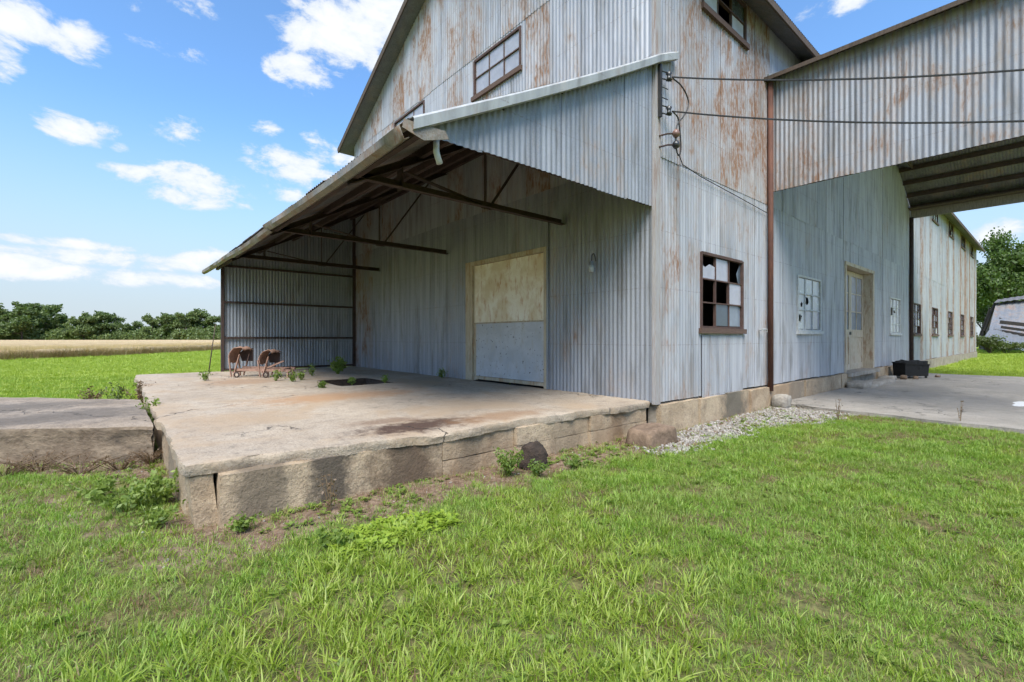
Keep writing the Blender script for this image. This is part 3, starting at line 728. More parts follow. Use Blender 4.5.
# double-leaf entrance door in the side wall, set back in a deep reveal
sdm = MB(); RC = .24
sdm.box(DOORX[1]-.10, DOORX[1]+.03, -.03, RC+.03, .38, DOORZ[1]+.0); sdm.box(DOORX[0]-.03, DOORX[0]+.06, -.03, RC+.03, .38, DOORZ[1])
sdm.box(DOORX[0]-.03, DOORX[1]+.03, -.035, RC+.03, DOORZ[1]+.001, DOORZ[1]+.09)
sdoor = sdm.build('entrance_door', 'beige_wood', wh)
xm = (DOORX[0]+.06+DOORX[1]-.10)/2
for x0, x1 in ((DOORX[0]+.065, xm-.006), (xm+.006, DOORX[1]-.105)):
    lf = MB(); y0, y1 = RC-.03, RC+.02
    st = .11
    lf.box(x0, x0+st, y0, y1, .40, 3.1); lf.box(x1-st, x1, y0, y1, .40, 3.1)
    for z0, z1 in ((.40, .56), (1.30, 1.50), (2.98, 3.1)): lf.box(x0+st, x1-st, y0, y1, z0, z1)
    lf.box(x0+st, x1-st, y0+.02, y1-.005, .56, 1.30)
    gx = (x0+x1)/2
    lf.box(gx-.015, gx+.015, y0+.008, y1-.008, 1.50, 2.98)
    for z in (2.0, 2.5): lf.box(x0+st, x1-st, y0+.01, y1-.01, z-.014, z+.014)
    leaf = lf.build('door_leaf', 'beige_wood', sdoor)
    # (glass panes are siblings' sub-level: kept under the door part)
    for a, b_ in ((x0+st+.001, gx-.016), (gx+.016, x1-st-.001)):
        for z0, z1 in ((1.501, 1.985), (2.015, 2.485), (2.515, 2.979)):
            MB().box(a, b_, RC-.008, RC-.004, z0, z1).build('pane', 'pane_blue' if z0 < 2 else 'pane_dusty', sdoor)
MB().box(xm-.07, xm+.05, RC-.05, RC-.03, 1.36, 1.44).build('latch', 'black_iron', sdoor)
MB().box(DOORX[0]-.05, DOORX[1]+.05, -.16, RC+.2, .30, .398).build('door_sill', 'rubble', wh)

# pipes on the side wall
pp = MB(); pp.tube([(3.655, -.075, .30), (3.655, -.075, 5.96)], .05, 8)
pp.build('stand_pipe', 'rust_pipe', wh, True)
pp = MB(); pp.tube([(16.3, -.07, .42), (16.3, -.07, 5.6)], .06, 8); pp.build('downspout', 'rusty_steel', wh, True)
tp = MB(); tp.tube([(3.30, -.02, 1.42), (3.30, -.10, 1.42)], .014, 6); tp.tube([(3.22, -.10, 1.42), (3.42, -.10, 1.425)], .016, 6); tp.tube([(3.42, -.10, 1.42), (3.42, -.10, 1.37)], .012, 6)
tp.build('tap', 'flashing', wh)
# foundation blocks under the side wall
fb = MB(); fb.box(.05, WL-.05, .02, .14, -.2, .38); found = fb.build('foundation', 'found_stone', wh)
x = .06; k = 0
while x < 16:
    L = random.uniform(.7, 1.25); x1 = min(x+L, 16.2)
    if not (DOORX[0]-.4 < x < DOORX[1]):
        crisp(rough_box(x, x1-.022, -.06+random.uniform(-.02, .02), .06, -.12, .385+random.uniform(-.02, .006), k, .014, .07, .012).build('stone_block', 'dock_face', found))
    x = x1; k += 1
MB().box(16.2, WL, -.05, .06, -.12, .385).build('plinth', 'found_stone', found)

# ------------------------------------------------------------------ loading dock
dock = thing('loading_dock', 'low cracked concrete loading dock in front of the sliding door', 'dock', (-2.6, 5, 0))
DX0, DY1 = -5.15, 10.32
front = lambda x: .06+.19*(-x/5.15)+.022*math.sin(x*2.3)+.010*math.sin(x*5.1+1)
PIT = (-2.45, -1.45, 4.72, 6.05)
def make_slab():
    nx, ny = 68, 120; m = MB(); idx = {}
    xs = [DX0+(0-.012-DX0)*i/nx for i in range(nx+1)]; ts = [((j/ny)**1.35) for j in range(ny+1)]
    # snap grid lines to the pit
    for t_ in PIT[:2]:
        i = min(range(nx+1), key=lambda q: abs(xs[q]-t_)); xs[i] = t_
    ys = [.15+(DY1-.15)*t for t in ts]
    for t_ in PIT[2:]:
        j = min(range(ny+1), key=lambda q: abs(ys[q]-t_)); ys[j] = t_
    def top(i, j):
        x = xs[i]; f0 = front(x); y = ys[j] if j > 6 else f0+(ys[7]-f0)*j/7
        xx = x
        if i == 0: xx = x+.045*fbm(3.1, y*1.7)+.02*fbm(1.1, y*7)
        if j == 0: y += .025*fbm(x*2.1, 7.7)+.026*fbm(x*9, 2.2)+.014*fbm(x*23, 5.2)
        z = DK+.008*fbm(xx*1.1, y*1.1)+.003*fbm(xx*6, y*6)
        edge = min(i, j); z -= (.006+.016*max(0, fbm(xx*5, y*5, 3.3)) if edge == 0 else 0)
        z -= .03*max(0, 1-abs(x+3.2)/.5)*max(0, 1-(y-f0)/.35)              # spalled dip at the edge
        return (xx, y, z)
    for i in range(nx+1):
        for j in range(ny+1): idx[(i, j)] = len(m.v); m.v.append(top(i, j))
    def inpit(i, j): return PIT[0]-1e-6 <= xs[i] and xs[i+1] <= PIT[1]+1e-6 and PIT[2]-1e-6 <= ys[j] and ys[j+1] <= PIT[3]+1e-6
    for i in range(nx):
        for j in range(ny):
            if j > 8 and inpit(i, j): continue
            m.f.append((idx[(i,j)], idx[(i+1,j)], idx[(i+1,j+1)], idx[(i,j+1)]))
    def skirt(ring):
        prev = None; rows = []
        for (i, j) in ring:
            x, y, z = m.v[idx[(i, j)]]
            q = [idx[(i, j)]]
            nx_ = -1 if i == 0 else 0; ny_ = -1 if j == 0 else (1 if j == ny else 0)
            for d_, dz in ((.004, -.022), (.002, -.05), (-.004, -.076-.016*abs(fbm(x*3, y*3))), (-.06, -.08)):
                w_ = .014*fbm(x*9, y*9, dz*40)
                m.v.append((x+nx_*(d_+w_), y+ny_*(d_+w_), z+dz)); q.append(len(m.v)-1)
            rows.append(q)
        for a, b_ in zip(rows, rows[1:]):
            for r in range(4): m.f.append((a[r], a[r+1], b_[r+1], b_[r]))
    skirt([(i, 0) for i in range(nx+1)]); skirt([(0, j) for j in range(ny, -1, -1)]); skirt([(i, ny) for i in range(nx, -1, -1)])
    o = m.build('top_slab', 'dock_concrete', dock)
    return crisp(o, 40)
slab = make_slab()
pt = MB(); a, b_, c, d = PIT
pt.add([(a,c,.41),(b_,c,.41),(b_,d,.41),(a,d,.41),(a,c,.02),(b_,c,.02),(b_,d,.02),(a,d,.02)], [(4,5,6,7),(0,4,7,3),(1,2,6,5),(3,7,6,2),(0,1,5,4)])
pt.build('pit', 'dirt_mound', dock)  # near-black lining paints the shade inside the pit
core = MB(); core.box(DX0+.16, -.05, .42, 4.5, -.2, .33); core.box(DX0+.16, -.05, 6.2, DY1-.1, -.2, .33); core.box(DX0+.16, -2.6, 4.5, 6.2, -.2, .33); core.box(-1.3, -.05, 4.5, 6.2, -.2, .33)
core.build('core_fill', 'dirt_mound', dock)
# facing blocks: two courses along the front, one rough course towards the near corner
fcs = [(-5.13, -4.98, -.16, .338, .018), (-4.957, -3.203, -.14, .338, .012),
       (-3.198, -2.335, .133, .338, .007), (-3.198, -2.335, -.14, .130, .007), (-2.330, -1.20, .150, .338, .007), (-2.330, -1.20, -.14, .147, .007),
       (-1.196, -.05, .160, .338, .008), (-1.196, -.05, -.14, .157, .007)]
for k, (x0, x1, z0, z1, amp) in enumerate(fcs):
    f0 = min(front(x0), front(x1))+.03
    blk = rough_box(x0, x1, f0, f0+.2, z0, z1, k+50, amp, .035, .006)
    if k == 0:   # leaning, split-off corner piece
        blk.v = [(x+(.32-z)*.10, y-.015, z) for x, y, z in blk.v]
    if k > 6: pass
    crisp(blk.build('stone_block', 'dock_face', dock))
y = front(DX0)+.30; k = 80
while y < DY1-.1:
    L = random.uniform(.55, 1.0); y1 = min(y+L, DY1-.05)
    crisp(rough_box(DX0+.03, DX0+.3, y, y1-.01, -.14, .325, k, .016, .07, .012).build('stone_block', 'dock_face', dock)); y = y1; k += 1

# old slab butting against the dock on the left
ramp = thing('concrete_slab', 'weathered dark-stained concrete slab butting against the left side of the dock', 'slab', (-6.5, 4.5, 0))
def make_ramp():
    A, B, C_, D_ = Vector((-5.20, 2.56)), Vector((-11.5, 6.95)), Vector((-14.2, 14.5)), Vector((-5.22, 5.2)); n, k = 60, 24; m = MB()
    for i in range(n+1):
        for j in range(k+1):
            p = (A.lerp(B, i/n)).lerp(D_.lerp(C_, i/n), j/k); z = .375+.012*fbm(p.x*1.3, p.y*1.3)+.005*fbm(p.x*7, p.y*7)
            if j == 0: p = p+Vector((-.57, -.82))*(-.03*abs(fbm(p.x*3, p.y*3))); z -= .02
            if i == 0: z -= .01
            m.v.append((p.x, p.y, z))
    for i in range(n):
        for j in range(k): a = i*(k+1)+j; m.f.append((a, a+1, a+k+2, a+k+1))
    def sk(ids, dirv):
        rows = []
        for a in ids:
            x, y, z = m.v[a]; q = [a]
            for dz, d in ((-.03, .012), (-.10, -.02), (-.22, -.01), (-.5, .01)):
                w_ = d+.025*fbm(x*4, y*4, dz*9); m.v.append((x+dirv[0]*w_, y+dirv[1]*w_, z+dz)); q.append(len(m.v)-1)
            rows.append(q)
        for a, b_ in zip(rows, rows[1:]):
            for r in range(4): m.f.append((a[r], b_[r], b_[r+1], a[r+1]))
    sk([i*(k+1) for i in range(n+1)], (-.57, -.82)); sk([j for j in range(k, -1, -1)], (1, 0)); sk([i*(k+1)+k for i in range(n, -1, -1)], (.6, .8))
    o = m.build('slab', 'slab_concrete', ramp)
    o.data.materials.append(M['slab_face'])
    for p in o.data.polygons:
        if abs(p.normal.z) < .6: p.material_index = 1
    return crisp(o, 40)
make_ramp()

# ------------------------------------------------------------------ dock canopy (lean-to roof over the dock)
can = thing('dock_canopy', 'sagging corrugated lean-to canopy with rusty trusses over the dock', 'canopy', (0, 5, 3))
CE_X, CE_Z, CW_Z = -3.62, 3.03, 4.93
CSL = (CW_Z-CE_Z)/(0-CE_X); CY0, CY1 = -.02, 11.0
zr = lambda x: CW_Z+CSL*x
# roof sheets: u runs along -y seen from above, ribs run down the slope
RP = Plane((CE_X, CY1, CE_Z+.068), (0, -1, 0), (1, 0, CSL)); LS = math.hypot(CE_X, CW_Z-CE_Z)
rp = MB()
for x in (-3.45, -2.6, -1.75, -.9, -.12):
    rp.bar((x, CY0+.05, zr(x)), (x, CY1-.1, zr(x)), .06, .12, (0, 0, 1))
croof = rp.build('purlins', 'rusty_steel', can)
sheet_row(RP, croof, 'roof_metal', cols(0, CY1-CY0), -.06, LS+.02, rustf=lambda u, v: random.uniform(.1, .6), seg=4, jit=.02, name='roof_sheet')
# trusses
def truss(y):
    t = MB(); w = .085
    t.angle((-3.45, y, 3.09), (-.02, y, 3.09), w, .010)
    t.angle((-3.5, y, zr(-3.5)-.10), (-.02, y, zr(-.02)-.10), w, .010)
    t.bar((-2.85, y+.01, 3.08), (-2.85, y+.01, zr(-2.85)-.08), .14, .014, (1, 0, 0))
    t.bar((-1.55, y+.012, 3.08), (-1.55, y+.012, zr(-1.55)-.08), .05, .012, (1, 0, 0))
    t.bar((-1.62, y-.012, 3.12), (-2.80, y-.012, zr(-2.8)-.16), .014, .07, (0, 1, 0))
    t.bar((-1.48, y-.012, 3.12), (-.45, y-.012, zr(-.45)-.14), .014, .07, (0, 1, 0))
    t.box(-1.64, -1.46, y-.02, y-.014, 3.07, 3.17)
    return t.build('truss', 'rusty_steel', can)
for y in (1.70, 5.13, 8.50): truss(y)
# triangular panel closing the near end
FP = Plane((-3.55, .03, 0), (1, 0, 0), (0, 0, 1))
fm = MB(); fm.bar((-3.45, .09, 3.10), (-.03, .09, 3.10), .05, .07); fm.bar((-3.45, .09, zr(-3.45)-.05), (-.03, .09, zr(-.03)-.05), .05, .07)
fasc = fm.build('end_panel', 'rusty_steel', can)
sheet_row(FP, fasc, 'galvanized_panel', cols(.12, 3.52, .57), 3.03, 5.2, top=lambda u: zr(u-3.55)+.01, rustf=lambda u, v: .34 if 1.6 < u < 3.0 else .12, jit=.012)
# rake flashing, bowed and lifting at the wall end
fl = MB(); rows = []
for i in range(19):
    t = i/18; x = CE_X-.03+(.42-CE_X+.03)*t; z = zr(x)+.045+.055*t-.035*math.sin(math.pi*t)+(.06*max(0, t-.88)/.12 if t > .88 else 0) + (-.10*max(0, x)/.42)
    rows.append([(x, .10, z+.035), (x, -.085, z+.02), (x, -.105, z+.0), (x, -.10, z-.085), (x, -.06, z-.092)])
for r in rows: fl.v += r
for i in range(18):
    for k in range(4): a = i*5+k; fl.f.append((a, a+5, a+6, a+1))
fl.add([rows[-1][1], rows[-1][2], rows[-1][3]], [(0, 1, 2)])
fo = fl.build('rake_flashing', 'flashing', can); fo['rust'] = .12
sm_ = fo.modifiers.new('thick', 'SOLIDIFY'); sm_.thickness = .006; sm_.offset = 0
# eave gutter in three sagging lengths
def gutter(y0, y1, x0, x1, z0, z1, r, bow):
    g = MB(); n = 34; prof = [(.75, .62), (-.35, .60), (-.95, .05), (-.85, -.75), (-.25, -1.15), (.15, -1.0)]; k = len(prof)
    for i in range(n+1):
        t = i/n; y = y0+(y1-y0)*t; x = x0+(x1-x0)*t; z = z0+(z1-z0)*t-bow*math.sin(math.pi*t)
        for q, (c, s_) in enumerate(prof):
            w_ = fbm(y*1.7, q*3.1, x0)*.020+fbm(y*5.1, q*2.3, z0)*.009
            g.v.append((x+c*r+w_, y, z+s_*r+w_*.8))
    for i in range(n):
        for j in range(k-1): a = i*k+j; g.f.append((a, a+k, a+k+1, a+1))
    o = crisp(g.build('gutter', 'gutter_metal', can), 28); o['rust'] = .55
    q = o.modifiers.new('thick', 'SOLIDIFY'); q.thickness = .005
gutter(-.06, 4.45, CE_X-.06, CE_X-.07, 2.99, 3.01, .08, .03); gutter(4.30, 7.9, CE_X-.05, CE_X-.06, 2.97, 3.00, .075, .035); gutter(7.8, 11.05, CE_X-.06, CE_X-.08, 3.00, 3.03, .075, .01)
# crumpled gutter end and short broken downspout
cr = MB(); cr.add([(-3.74, -.08, 2.97), (-3.55, -.09, 2.91), (-3.30, -.085, 2.99), (-3.34, -.085, 3.05), (-3.60, -.08, 3.04), (-3.72, -.07, 3.05)], [(0, 1, 2, 3, 4, 5)])
o = cr.build('gutter_end', 'gutter_metal', can); o['rust'] = .35; q = o.modifiers.new('thick', 'SOLIDIFY'); q.thickness = .008
ds = MB(); ds.tube([(-3.36, .03, 3.02), (-3.36, .03, 2.90), (-3.33, .02, 2.80)], .028, 8); ds.build('downspout_stub', 'white_pvc', can, True)
# far end wall of the canopy with rails
EP = Plane((-3.36, WD+.02, 0), (1, 0, 0), (0, 0, 1)); em = MB()
for z in (.44, 1.25, 2.16, 3.08): em.box(-3.40, -.07, WD-.045, WD+.005, z, z+.05)
em.box(-3.46, -3.40, WD-.05, WD+.06, .42, 3.12); em.box(-.07, .03, WD-.05, WD+.07, .42, 4.9)
ew = em.build('end_wall', 'rusty_steel', can)
for v0, v1, b0 in ((.43, 1.30, 0.0), (1.26, 2.21, .006), (2.17, 5.0, .012)):
    sheet_row(EP, ew, 'galvanized_dull', cols(-.02, 3.40, .66), v0, v1, top=(lambda u: zr(u-3.36)+.02), base=b0, rustf=lambda u, v: .05, seg=6, jit=.004)

# ------------------------------------------------------------------ drive-through canopy
dt = thing('drive_through_canopy', 'corrugated gabled drive-through canopy joined to the right of the warehouse', 'canopy', (10, -3, 0))
NX, FX, NZ, NB, FZ = 3.72, 16.4, 6.02, 3.97, 5.92; YE = -5.2; RX = (NX+FX)/2; RZ = 9.12
DP = Plane((NX, 0, 0), (0, -1, 0), (0, 0, 1))          # u = -y, faces -x
fm = MB(); fm.box(NX+.02, NX+.12, YE, -.04, NB+.02, NB+.14); fm.box(NX+.02, NX+.12, YE, -.04, NZ-.2, NZ-.08)
sp = fm.build('side_panel', 'rusty_steel', dt)
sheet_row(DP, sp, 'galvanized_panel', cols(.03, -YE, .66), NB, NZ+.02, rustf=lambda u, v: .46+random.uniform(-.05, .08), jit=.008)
sn = (RZ-NZ)/(RX-NX); sf = (RZ-FZ)/(FX-RX)
def roof_pl(near):
    pr = MB()
    for k in range(11):
        t = .02+k/10*.95
        x = NX+(RX-NX)*t if near else FX-(FX-RX)*t; z = (NZ+(RZ-NZ)*t if near else FZ+(RZ-FZ)*t)
        pr.bar((x, YE+.1, z-.03), (x, -.04, z-.03), .06, .14, (0, 0, 1))
    o = pr.build('purlins', 'rusty_steel', dt)
    if near: pl_ = Plane((NX-.16, 0, NZ-.16*sn+.06), (0, -1, 0), (1, 0, sn))
    else: pl_ = Plane((FX+.10, YE, FZ-.10*sf+.06), (0, 1, 0), (-1, 0, sf))
    L = math.hypot(RX-NX+.16, (RX-NX+.16)*sn) if near else math.hypot(FX+.10-RX, (FX+.1-RX)*sf)
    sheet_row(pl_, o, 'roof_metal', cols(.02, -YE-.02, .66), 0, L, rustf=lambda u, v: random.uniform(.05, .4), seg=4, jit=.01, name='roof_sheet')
roof_pl(True); roof_pl(False)
# where the canopy roof runs back over the warehouse roof
for s in (0, 1):
    m_ = MB()
    if s == 0: pts_ = [(NX+(7.2-NZ)/sn, .01, 7.2), (RX, .01, RZ), (RX, (RZ-EV-.1)/SL, RZ)]
    else: pts_ = [(FX-(7.2-FZ)/sf, .01, 7.2), (RX, (RZ-EV-.1)/SL, RZ), (RX, .01, RZ)]
    m_.poly([(x, y, z+.06) for x, y, z in pts_]); o = m_.build('roof_saddle', 'galvanized_dull', dt); o['rust'] = .3
m_ = MB(); m_.bar((NX-.17, 0, NZ-.02), (NX-.17, YE, NZ-.02), .03, .07); m_.build('eave_board', 'dark_wood', dt)
m_ = MB(); m_.box(FX-.02, FX+.03, YE, -.03, FZ-.34, FZ+.02); m_.build('far_fascia', 'grey_wood', dt)
m_ = MB(); m_.box(FX-.4, FX-.02, YE, -.03, FZ-.06, FZ-.02); m_.build('soffit_board', 'dark_wood', dt)
for y in (-2.6, YE+.2):
    m_ = MB(); m_.bar((NX+.1, y, NZ-.05), (RX, y, RZ-.15), .08, .16, (0, 0, 1)); m_.bar((RX, y, RZ-.15), (FX-.05, y, FZ-.05), .08, .16, (0, 0, 1))
    if y < -5: m_.build('rafter', 'rusty_steel', dt)
for x in (NX+.15, FX-.15):
    m_ = MB(); m_.box(x-.08, x+.08, YE+.1, YE+.26, 0, NB+.1 if x < 8 else FZ-.1); m_.build('post', 'rusty_steel', dt)
# headwall flashing where the canopy meets the wall
m_ = MB(); m_.bar((NX-.05, -.03, NZ+.06), (NX+2.2, -.03, NZ+.06+2.2*sn), .03, .10, (0, 0, 1)); o = m_.build('headwall_flashing', 'flashing', dt); o['rust'] = .2

# ------------------------------------------------------------------ wiring on the corner
rk = thing('insulator_rack', 'black iron insulator rack bolted to the warehouse corner', 'rack', (.05, -.05, 4.3))
m_ = MB(); m_.box(.015, .055, -.075, -.035, 4.22, 4.92); m_.build('bar', 'black_iron', rk)
for z in (4.32, 4.78):
    m_ = MB(); m_.tube([(.04, -.07, z+.05), (.20, -.12, z+.05)], .009, 6); m_.tube([(.04, -.07, z-.05), (.20, -.12, z-.05)], .009, 6); m_.tube([(.16, -.11, z-.07), (.16, -.11, z+.07)], .008, 6); m_.build('clevis', 'black_iron', rk)
    m_ = MB(); m_.tube([(.16, -.11, z-.045), (.16, -.11, z-.015), (.16, -.11, z+.015), (.16, -.11, z+.045)], [.042, .026, .026, .042], 10); m_.build('insulator', 'insulator_glass', rk, True)
for z in (4.48, 4.62): MB().tube([(.04, -.07, z), (.15, -.10, z-.01)], .007, 6).build('rung', 'black_iron', rk)
for z, n_, mt in ((4.02, 'upper', 'porcelain'), (3.87, 'lower', 'insulator_glass')):
    k = thing('wall_insulator', f'{"brown porcelain" if n_ == "upper" else "small black"} knob insulator on bracket below the rack', 'insulator', (.08, -.03, z))
    MB().tube([(.05, -.03, z-.04), (.14, -.10, z-.01), (.24, -.17, z)], .012, 6).build('bracket', 'rusty_steel', k)
    MB().tube([(.22, -.165, z-.045), (.235, -.17, z-.02), (.235, -.17, z+.01), (.245, -.175, z+.045)], [.03, .052, .05, .03], 10).build('knob', mt, k, True)
def wire(name, pts, r, label, mt='black_iron'):
    o = MB().tube(pts, r, 5).build(name, mt); tag(o, label, 'wire'); return o
def sagline(a, b, sag, n=26):
    a, b = Vector(a), Vector(b); return [a.lerp(b, i/n)+Vector((0, 0, -sag*4*(i/n)*(1-i/n))) for i in range(n+1)]
wire('service_wire', sagline((.2, -.13, 4.78), (3.75, -10.3, 3.9), .70), .011, 'upper black service wire running from the rack across the canopy panel')
wire('service_wire', sagline((.2, -.13, 4.32), (3.75, -10.3, 3.35), .72), .011, 'lower black service wire running from the rack across the canopy panel')
loop = [(.22, -.13, 4.77), (.38, -.16, 4.72), (.52, -.17, 4.62), (.56, -.17, 4.50), (.46, -.16, 4.33), (.33, -.15, 4.20), (.27, -.15, 4.08), (.25, -.16, 3.98), (.28, -.15, 3.82), (.36, -.14, 3.76), (.43, -.13, 3.86), (.42, -.13, 4.02), (.37, -.14, 4.18), (.33, -.14, 4.28), (.22, -.13, 4.32)]
def smooth(pts, n=4):
    P = [Vector(p) for p in pts]; out = []
    for i in range(len(P)-1):
        p0, p1, p2, p3 = P[max(i-1, 0)], P[i], P[i+1], P[min(i+2, len(P)-1)]
        for k in range(n):
            t = k/n; out.append(.5*((2*p1)+(-p0+p2)*t+(2*p0-5*p1+4*p2-p3)*t*t+(-p0+3*p1-3*p2+p3)*t**3))
    return out+[P[-1]]
wire('drip_loop', smooth(loop), .010, 'looped black cable hanging from the insulator rack')
wire('wall_cable', [(.36, -.14, 3.78), (.6, -.06, 3.72), (1.2, -.035, 3.68), (2.3, -.035, 3.63), (3.6, -.04, 3.56)], .007, 'thin black cable running along the side wall to the rusty pipe')

# wall lamp right of the dock door and bare bulbs under the trusses
lp = thing('wall_lamp', 'small glass jar lamp on the corrugated wall right of the dock door', 'lamp', (0, .99, 2.3))
MB().tube(smooth([(-.02, .99, 2.42), (-.06, .99, 2.52), (-.11, .99, 2.50), (-.12, .99, 2.40)]), .009, 6).build('hook', 'black_iron', lp)
MB().tube([(-.12, .99, 2.41), (-.12, .99, 2.36), (-.12, .99, 2.35)], [.035, .04, .045], 10).build('cap', 'galvanized_dull', lp, True)
MB().tube([(-.12, .99, 2.35), (-.12, .99, 2.31), (-.12, .99, 2.26), (-.12, .99, 2.24)], [.04, .046, .044, .025], 10).build('jar', 'bulb_glass', lp, True)

# ------------------------------------------------------------------ things on the dock and along the walls
LAT = Vector((math.cos(YAW), -math.sin(YAW), 0)); DEP = Vector((math.sin(YAW), math.cos(YAW), 0))
imp = thing('farm_implement', 'rusty farm implement with two curved hoods standing on the dock', 'machinery', (-3.2, 8.0, DK))
IO = Vector((-3.40, 8.05, DK))
def ip(l, d, z): return IO+LAT*l+DEP*d+Vector((0, 0, z))
for l0, s, k in ((0, 1.0, 0), (.62, .9, 1)):
    h = MB(); N, K = 12, 5       # curved shield, open to the right
    for i in range(N+1):
        t = R(200-150*i/N); 
        for j in range(K+1):
            dd_ = -.19+.38*j/K
            wob = .015*math.sin(i*1.3+j*2.1+k)
            h.v.append(tuple(ip(l0+.02+(.20*math.cos(t))*s+wob, dd_*s, .40*s+(.26*math.sin(t))*s+wob)))
    for i in range(N):
        for j in range(K): a = i*(K+1)+j; h.f.append((a, a+K+1, a+K+2, a+1))
    o = h.build('hood', 'rust_light', imp, True); q = o.modifiers.new('thick', 'SOLIDIFY'); q.thickness = .012
    back = MB(); back.prism([ip(l0-.10*s, .17*s, .34*s), ip(l0+.15*s, .17*s, .34*s), ip(l0+.16*s, .17*s, .58*s), ip(l0-.02*s, .17*s, .63*s), ip(l0-.14*s, .17*s, .52*s)], DEP*.012); back.build('back_plate', 'rusty_steel', imp)
    for dd_ in (-.20, .18):
        MB().bar(ip(l0-.06, dd_, .03), ip(l0+.07, dd_, .50*s), .035, .02, tuple(LAT)).build('leg', 'rust_light', imp)
        MB().bar(ip(l0-.17, dd_*.9, .42*s), ip(l0-.12, dd_*.9, .02), .03, .02, tuple(LAT)).build('leg', 'rust_light', imp)
    MB().bar(ip(l0-.08, -.2, .12), ip(l0-.08, .19, .12), .03, .03).build('crossbar', 'rust_light', imp)
    wl = MB(); c_ = ip(l0+.02, -.22, .065)
    ring = [c_+(LAT*math.cos(t)+Vector((0, 0, 1))*math.sin(t))*.05 for t in [2*math.pi*i/12 for i in range(13)]]
    wl.tube(ring, .015, 6, False); wl.build('wheel', 'rusty_steel', imp, True)
for dd_, z, l1 in ((-.16, .17, 1.15), (.14, .20, 1.1)): MB().bar(ip(-.05, dd_, z), ip(l1, dd_, z-.02), .05, .05).build('beam', 'rust_light', imp)
MB().bar(ip(1.0, -.2, .17), ip(1.0, .2, .19), .04, .04).build('crossbar', 'rust_light', imp)
MB().bar(ip(.62, -.16, .20), ip(1.0, -.16, .36), .03, .03).build('lever', 'rust_light', imp)
for l_, dd_ in ((1.08, -.16), (1.05, .14)): MB().bar(ip(l_, dd_, 0), ip(l_, dd_, .16), .035, .035, tuple(LAT)).build('foot', 'rust_light', imp)

pl_ = MB(); pl_.tube([(-3.74, 10.12, DK-.02), (-3.66, 10.2, 1.0), (-3.57, 10.3, 1.62)], [.014, .012, .009], 6); tag(pl_.build('leaning_pole', 'dark_wood', None, True), 'thin wooden pole leaning beside the end wall of the canopy', 'pole')

stn = rough_box(-.82, -.22, -.46, -.12, -.06, .19, 131, .035, .06, .03); stn.v = [(x, y, z+(.05*(x+.5) if z > .1 else 0)) for x, y, z in stn.v]
tag(stn.build('stone_block', 'loose_stone', None, True), 'loose brown stone block lying at the foot of the warehouse corner', 'stone')
lm = MB(); N, K = 18, 10
for i in range(K+1):
    ph = math.pi/2*i/K
    for j in range(N):
        t = 2*math.pi*j/N; rr_ = .165*math.cos(ph)+.002; p = Vector((rr_*math.cos(t)*1.05, rr_*math.sin(t)*.85, .25*math.sin(ph)**.8-.03))
        p += mnoise.noise_vector(p*8)*.04+mnoise.noise_vector(p*25)*.022; lm.v.append((-2.30+p.x, -.07+p.y, p.z))
for i in range(K):
    for j in range(N): a = i*N+j; b_ = i*N+(j+1) % N; lm.f.append((a, b_, b_+N, a+N))
tag(lm.build('earth_mound', 'dirt_mound', None, True), 'dark crumbly earth mound against the dock front beside green weeds', 'mound')
# lump of concrete by the rusty pipe and broken bits along the wall
rough = [((3.62, 3.98), (-.34, -.08), (-.05, .24), 'broken concrete lump at the foot of the rusty stand pipe', .05), ((8.2, 8.9), (-.5, -.1), (-.02, .2), 'rough concrete rubble left of the entrance door step', .05),
         ((11.3, 12.0), (-.45, -.1), (0, .16), 'rough concrete rubble right of the entrance door step', .05), ((8.7, 11.2), (-.55, -.14), (-.02, .13), 'crumbling concrete step below the entrance door', .03)]
for k, ((a, b_), (c, d), (z0, z1), lab, am) in enumerate(rough):
    tag(rough_box(a, b_, c, d, z0, z1, 140+k, am, .08, .06).build('concrete_step' if 'step below' in lab else 'concrete_rubble', 'rubble', None, True), lab, 'rubble' if 'step below' not in lab else 'step')

cb = thing('black_trough', 'black open metal trough box standing on the apron below the downspout', 'trough', (13.5, -.6, .045))
A0 = Vector((12.55, -.52, .05)); U_ = Vector((.86, -.40, 0)); Vv = Vector((.42, .60, 0))*.55
def tb(u, v, z, fl_=0.0): return A0+U_*(u+(u-.5)*fl_)+Vv*(v+(v-.5)*fl_)+Vector((0, 0, z))
m_ = MB(); lo = [tb(0, 0, .06), tb(1, 0, .06), tb(1, 1, .06), tb(0, 1, .06)]; hi = [tb(0, 0, .45, .05), tb(1, 0, .40, .05), tb(1, 1, .42, .05), tb(0, 1, .47, .05)]
m_.add(lo+hi, [(0, 3, 2, 1), (0, 1, 5, 4), (1, 2, 6, 5), (2, 3, 7, 6), (3, 0, 4, 7)]); o = m_.build('body', 'black_box', cb); q = o.modifiers.new('thick', 'SOLIDIFY'); q.thickness = .02
m_ = MB()
for a, b_ in zip(hi, hi[1:]+hi[:1]): m_.bar(a, b_, .04, .04)
m_.build('rim', 'black_box', cb)
jk = rough_box(0, .95, 0, .38, .25, .52, 171, .07, .07, .05); jk.v = [tuple(A0+U_.normalized()*v[0]+Vv.normalized()*v[1]+Vector((0, 0, v[2]))) for v in jk.v]; jk.build('rubbish_fill', 'black_box', cb)
for u, v in ((.05, .1), (.95, .1), (.95, .9), (.05, .9)): MB().bar(tb(u, v, 0), tb(u, v, .08), .06, .06).build('foot', 'black_iron', cb)
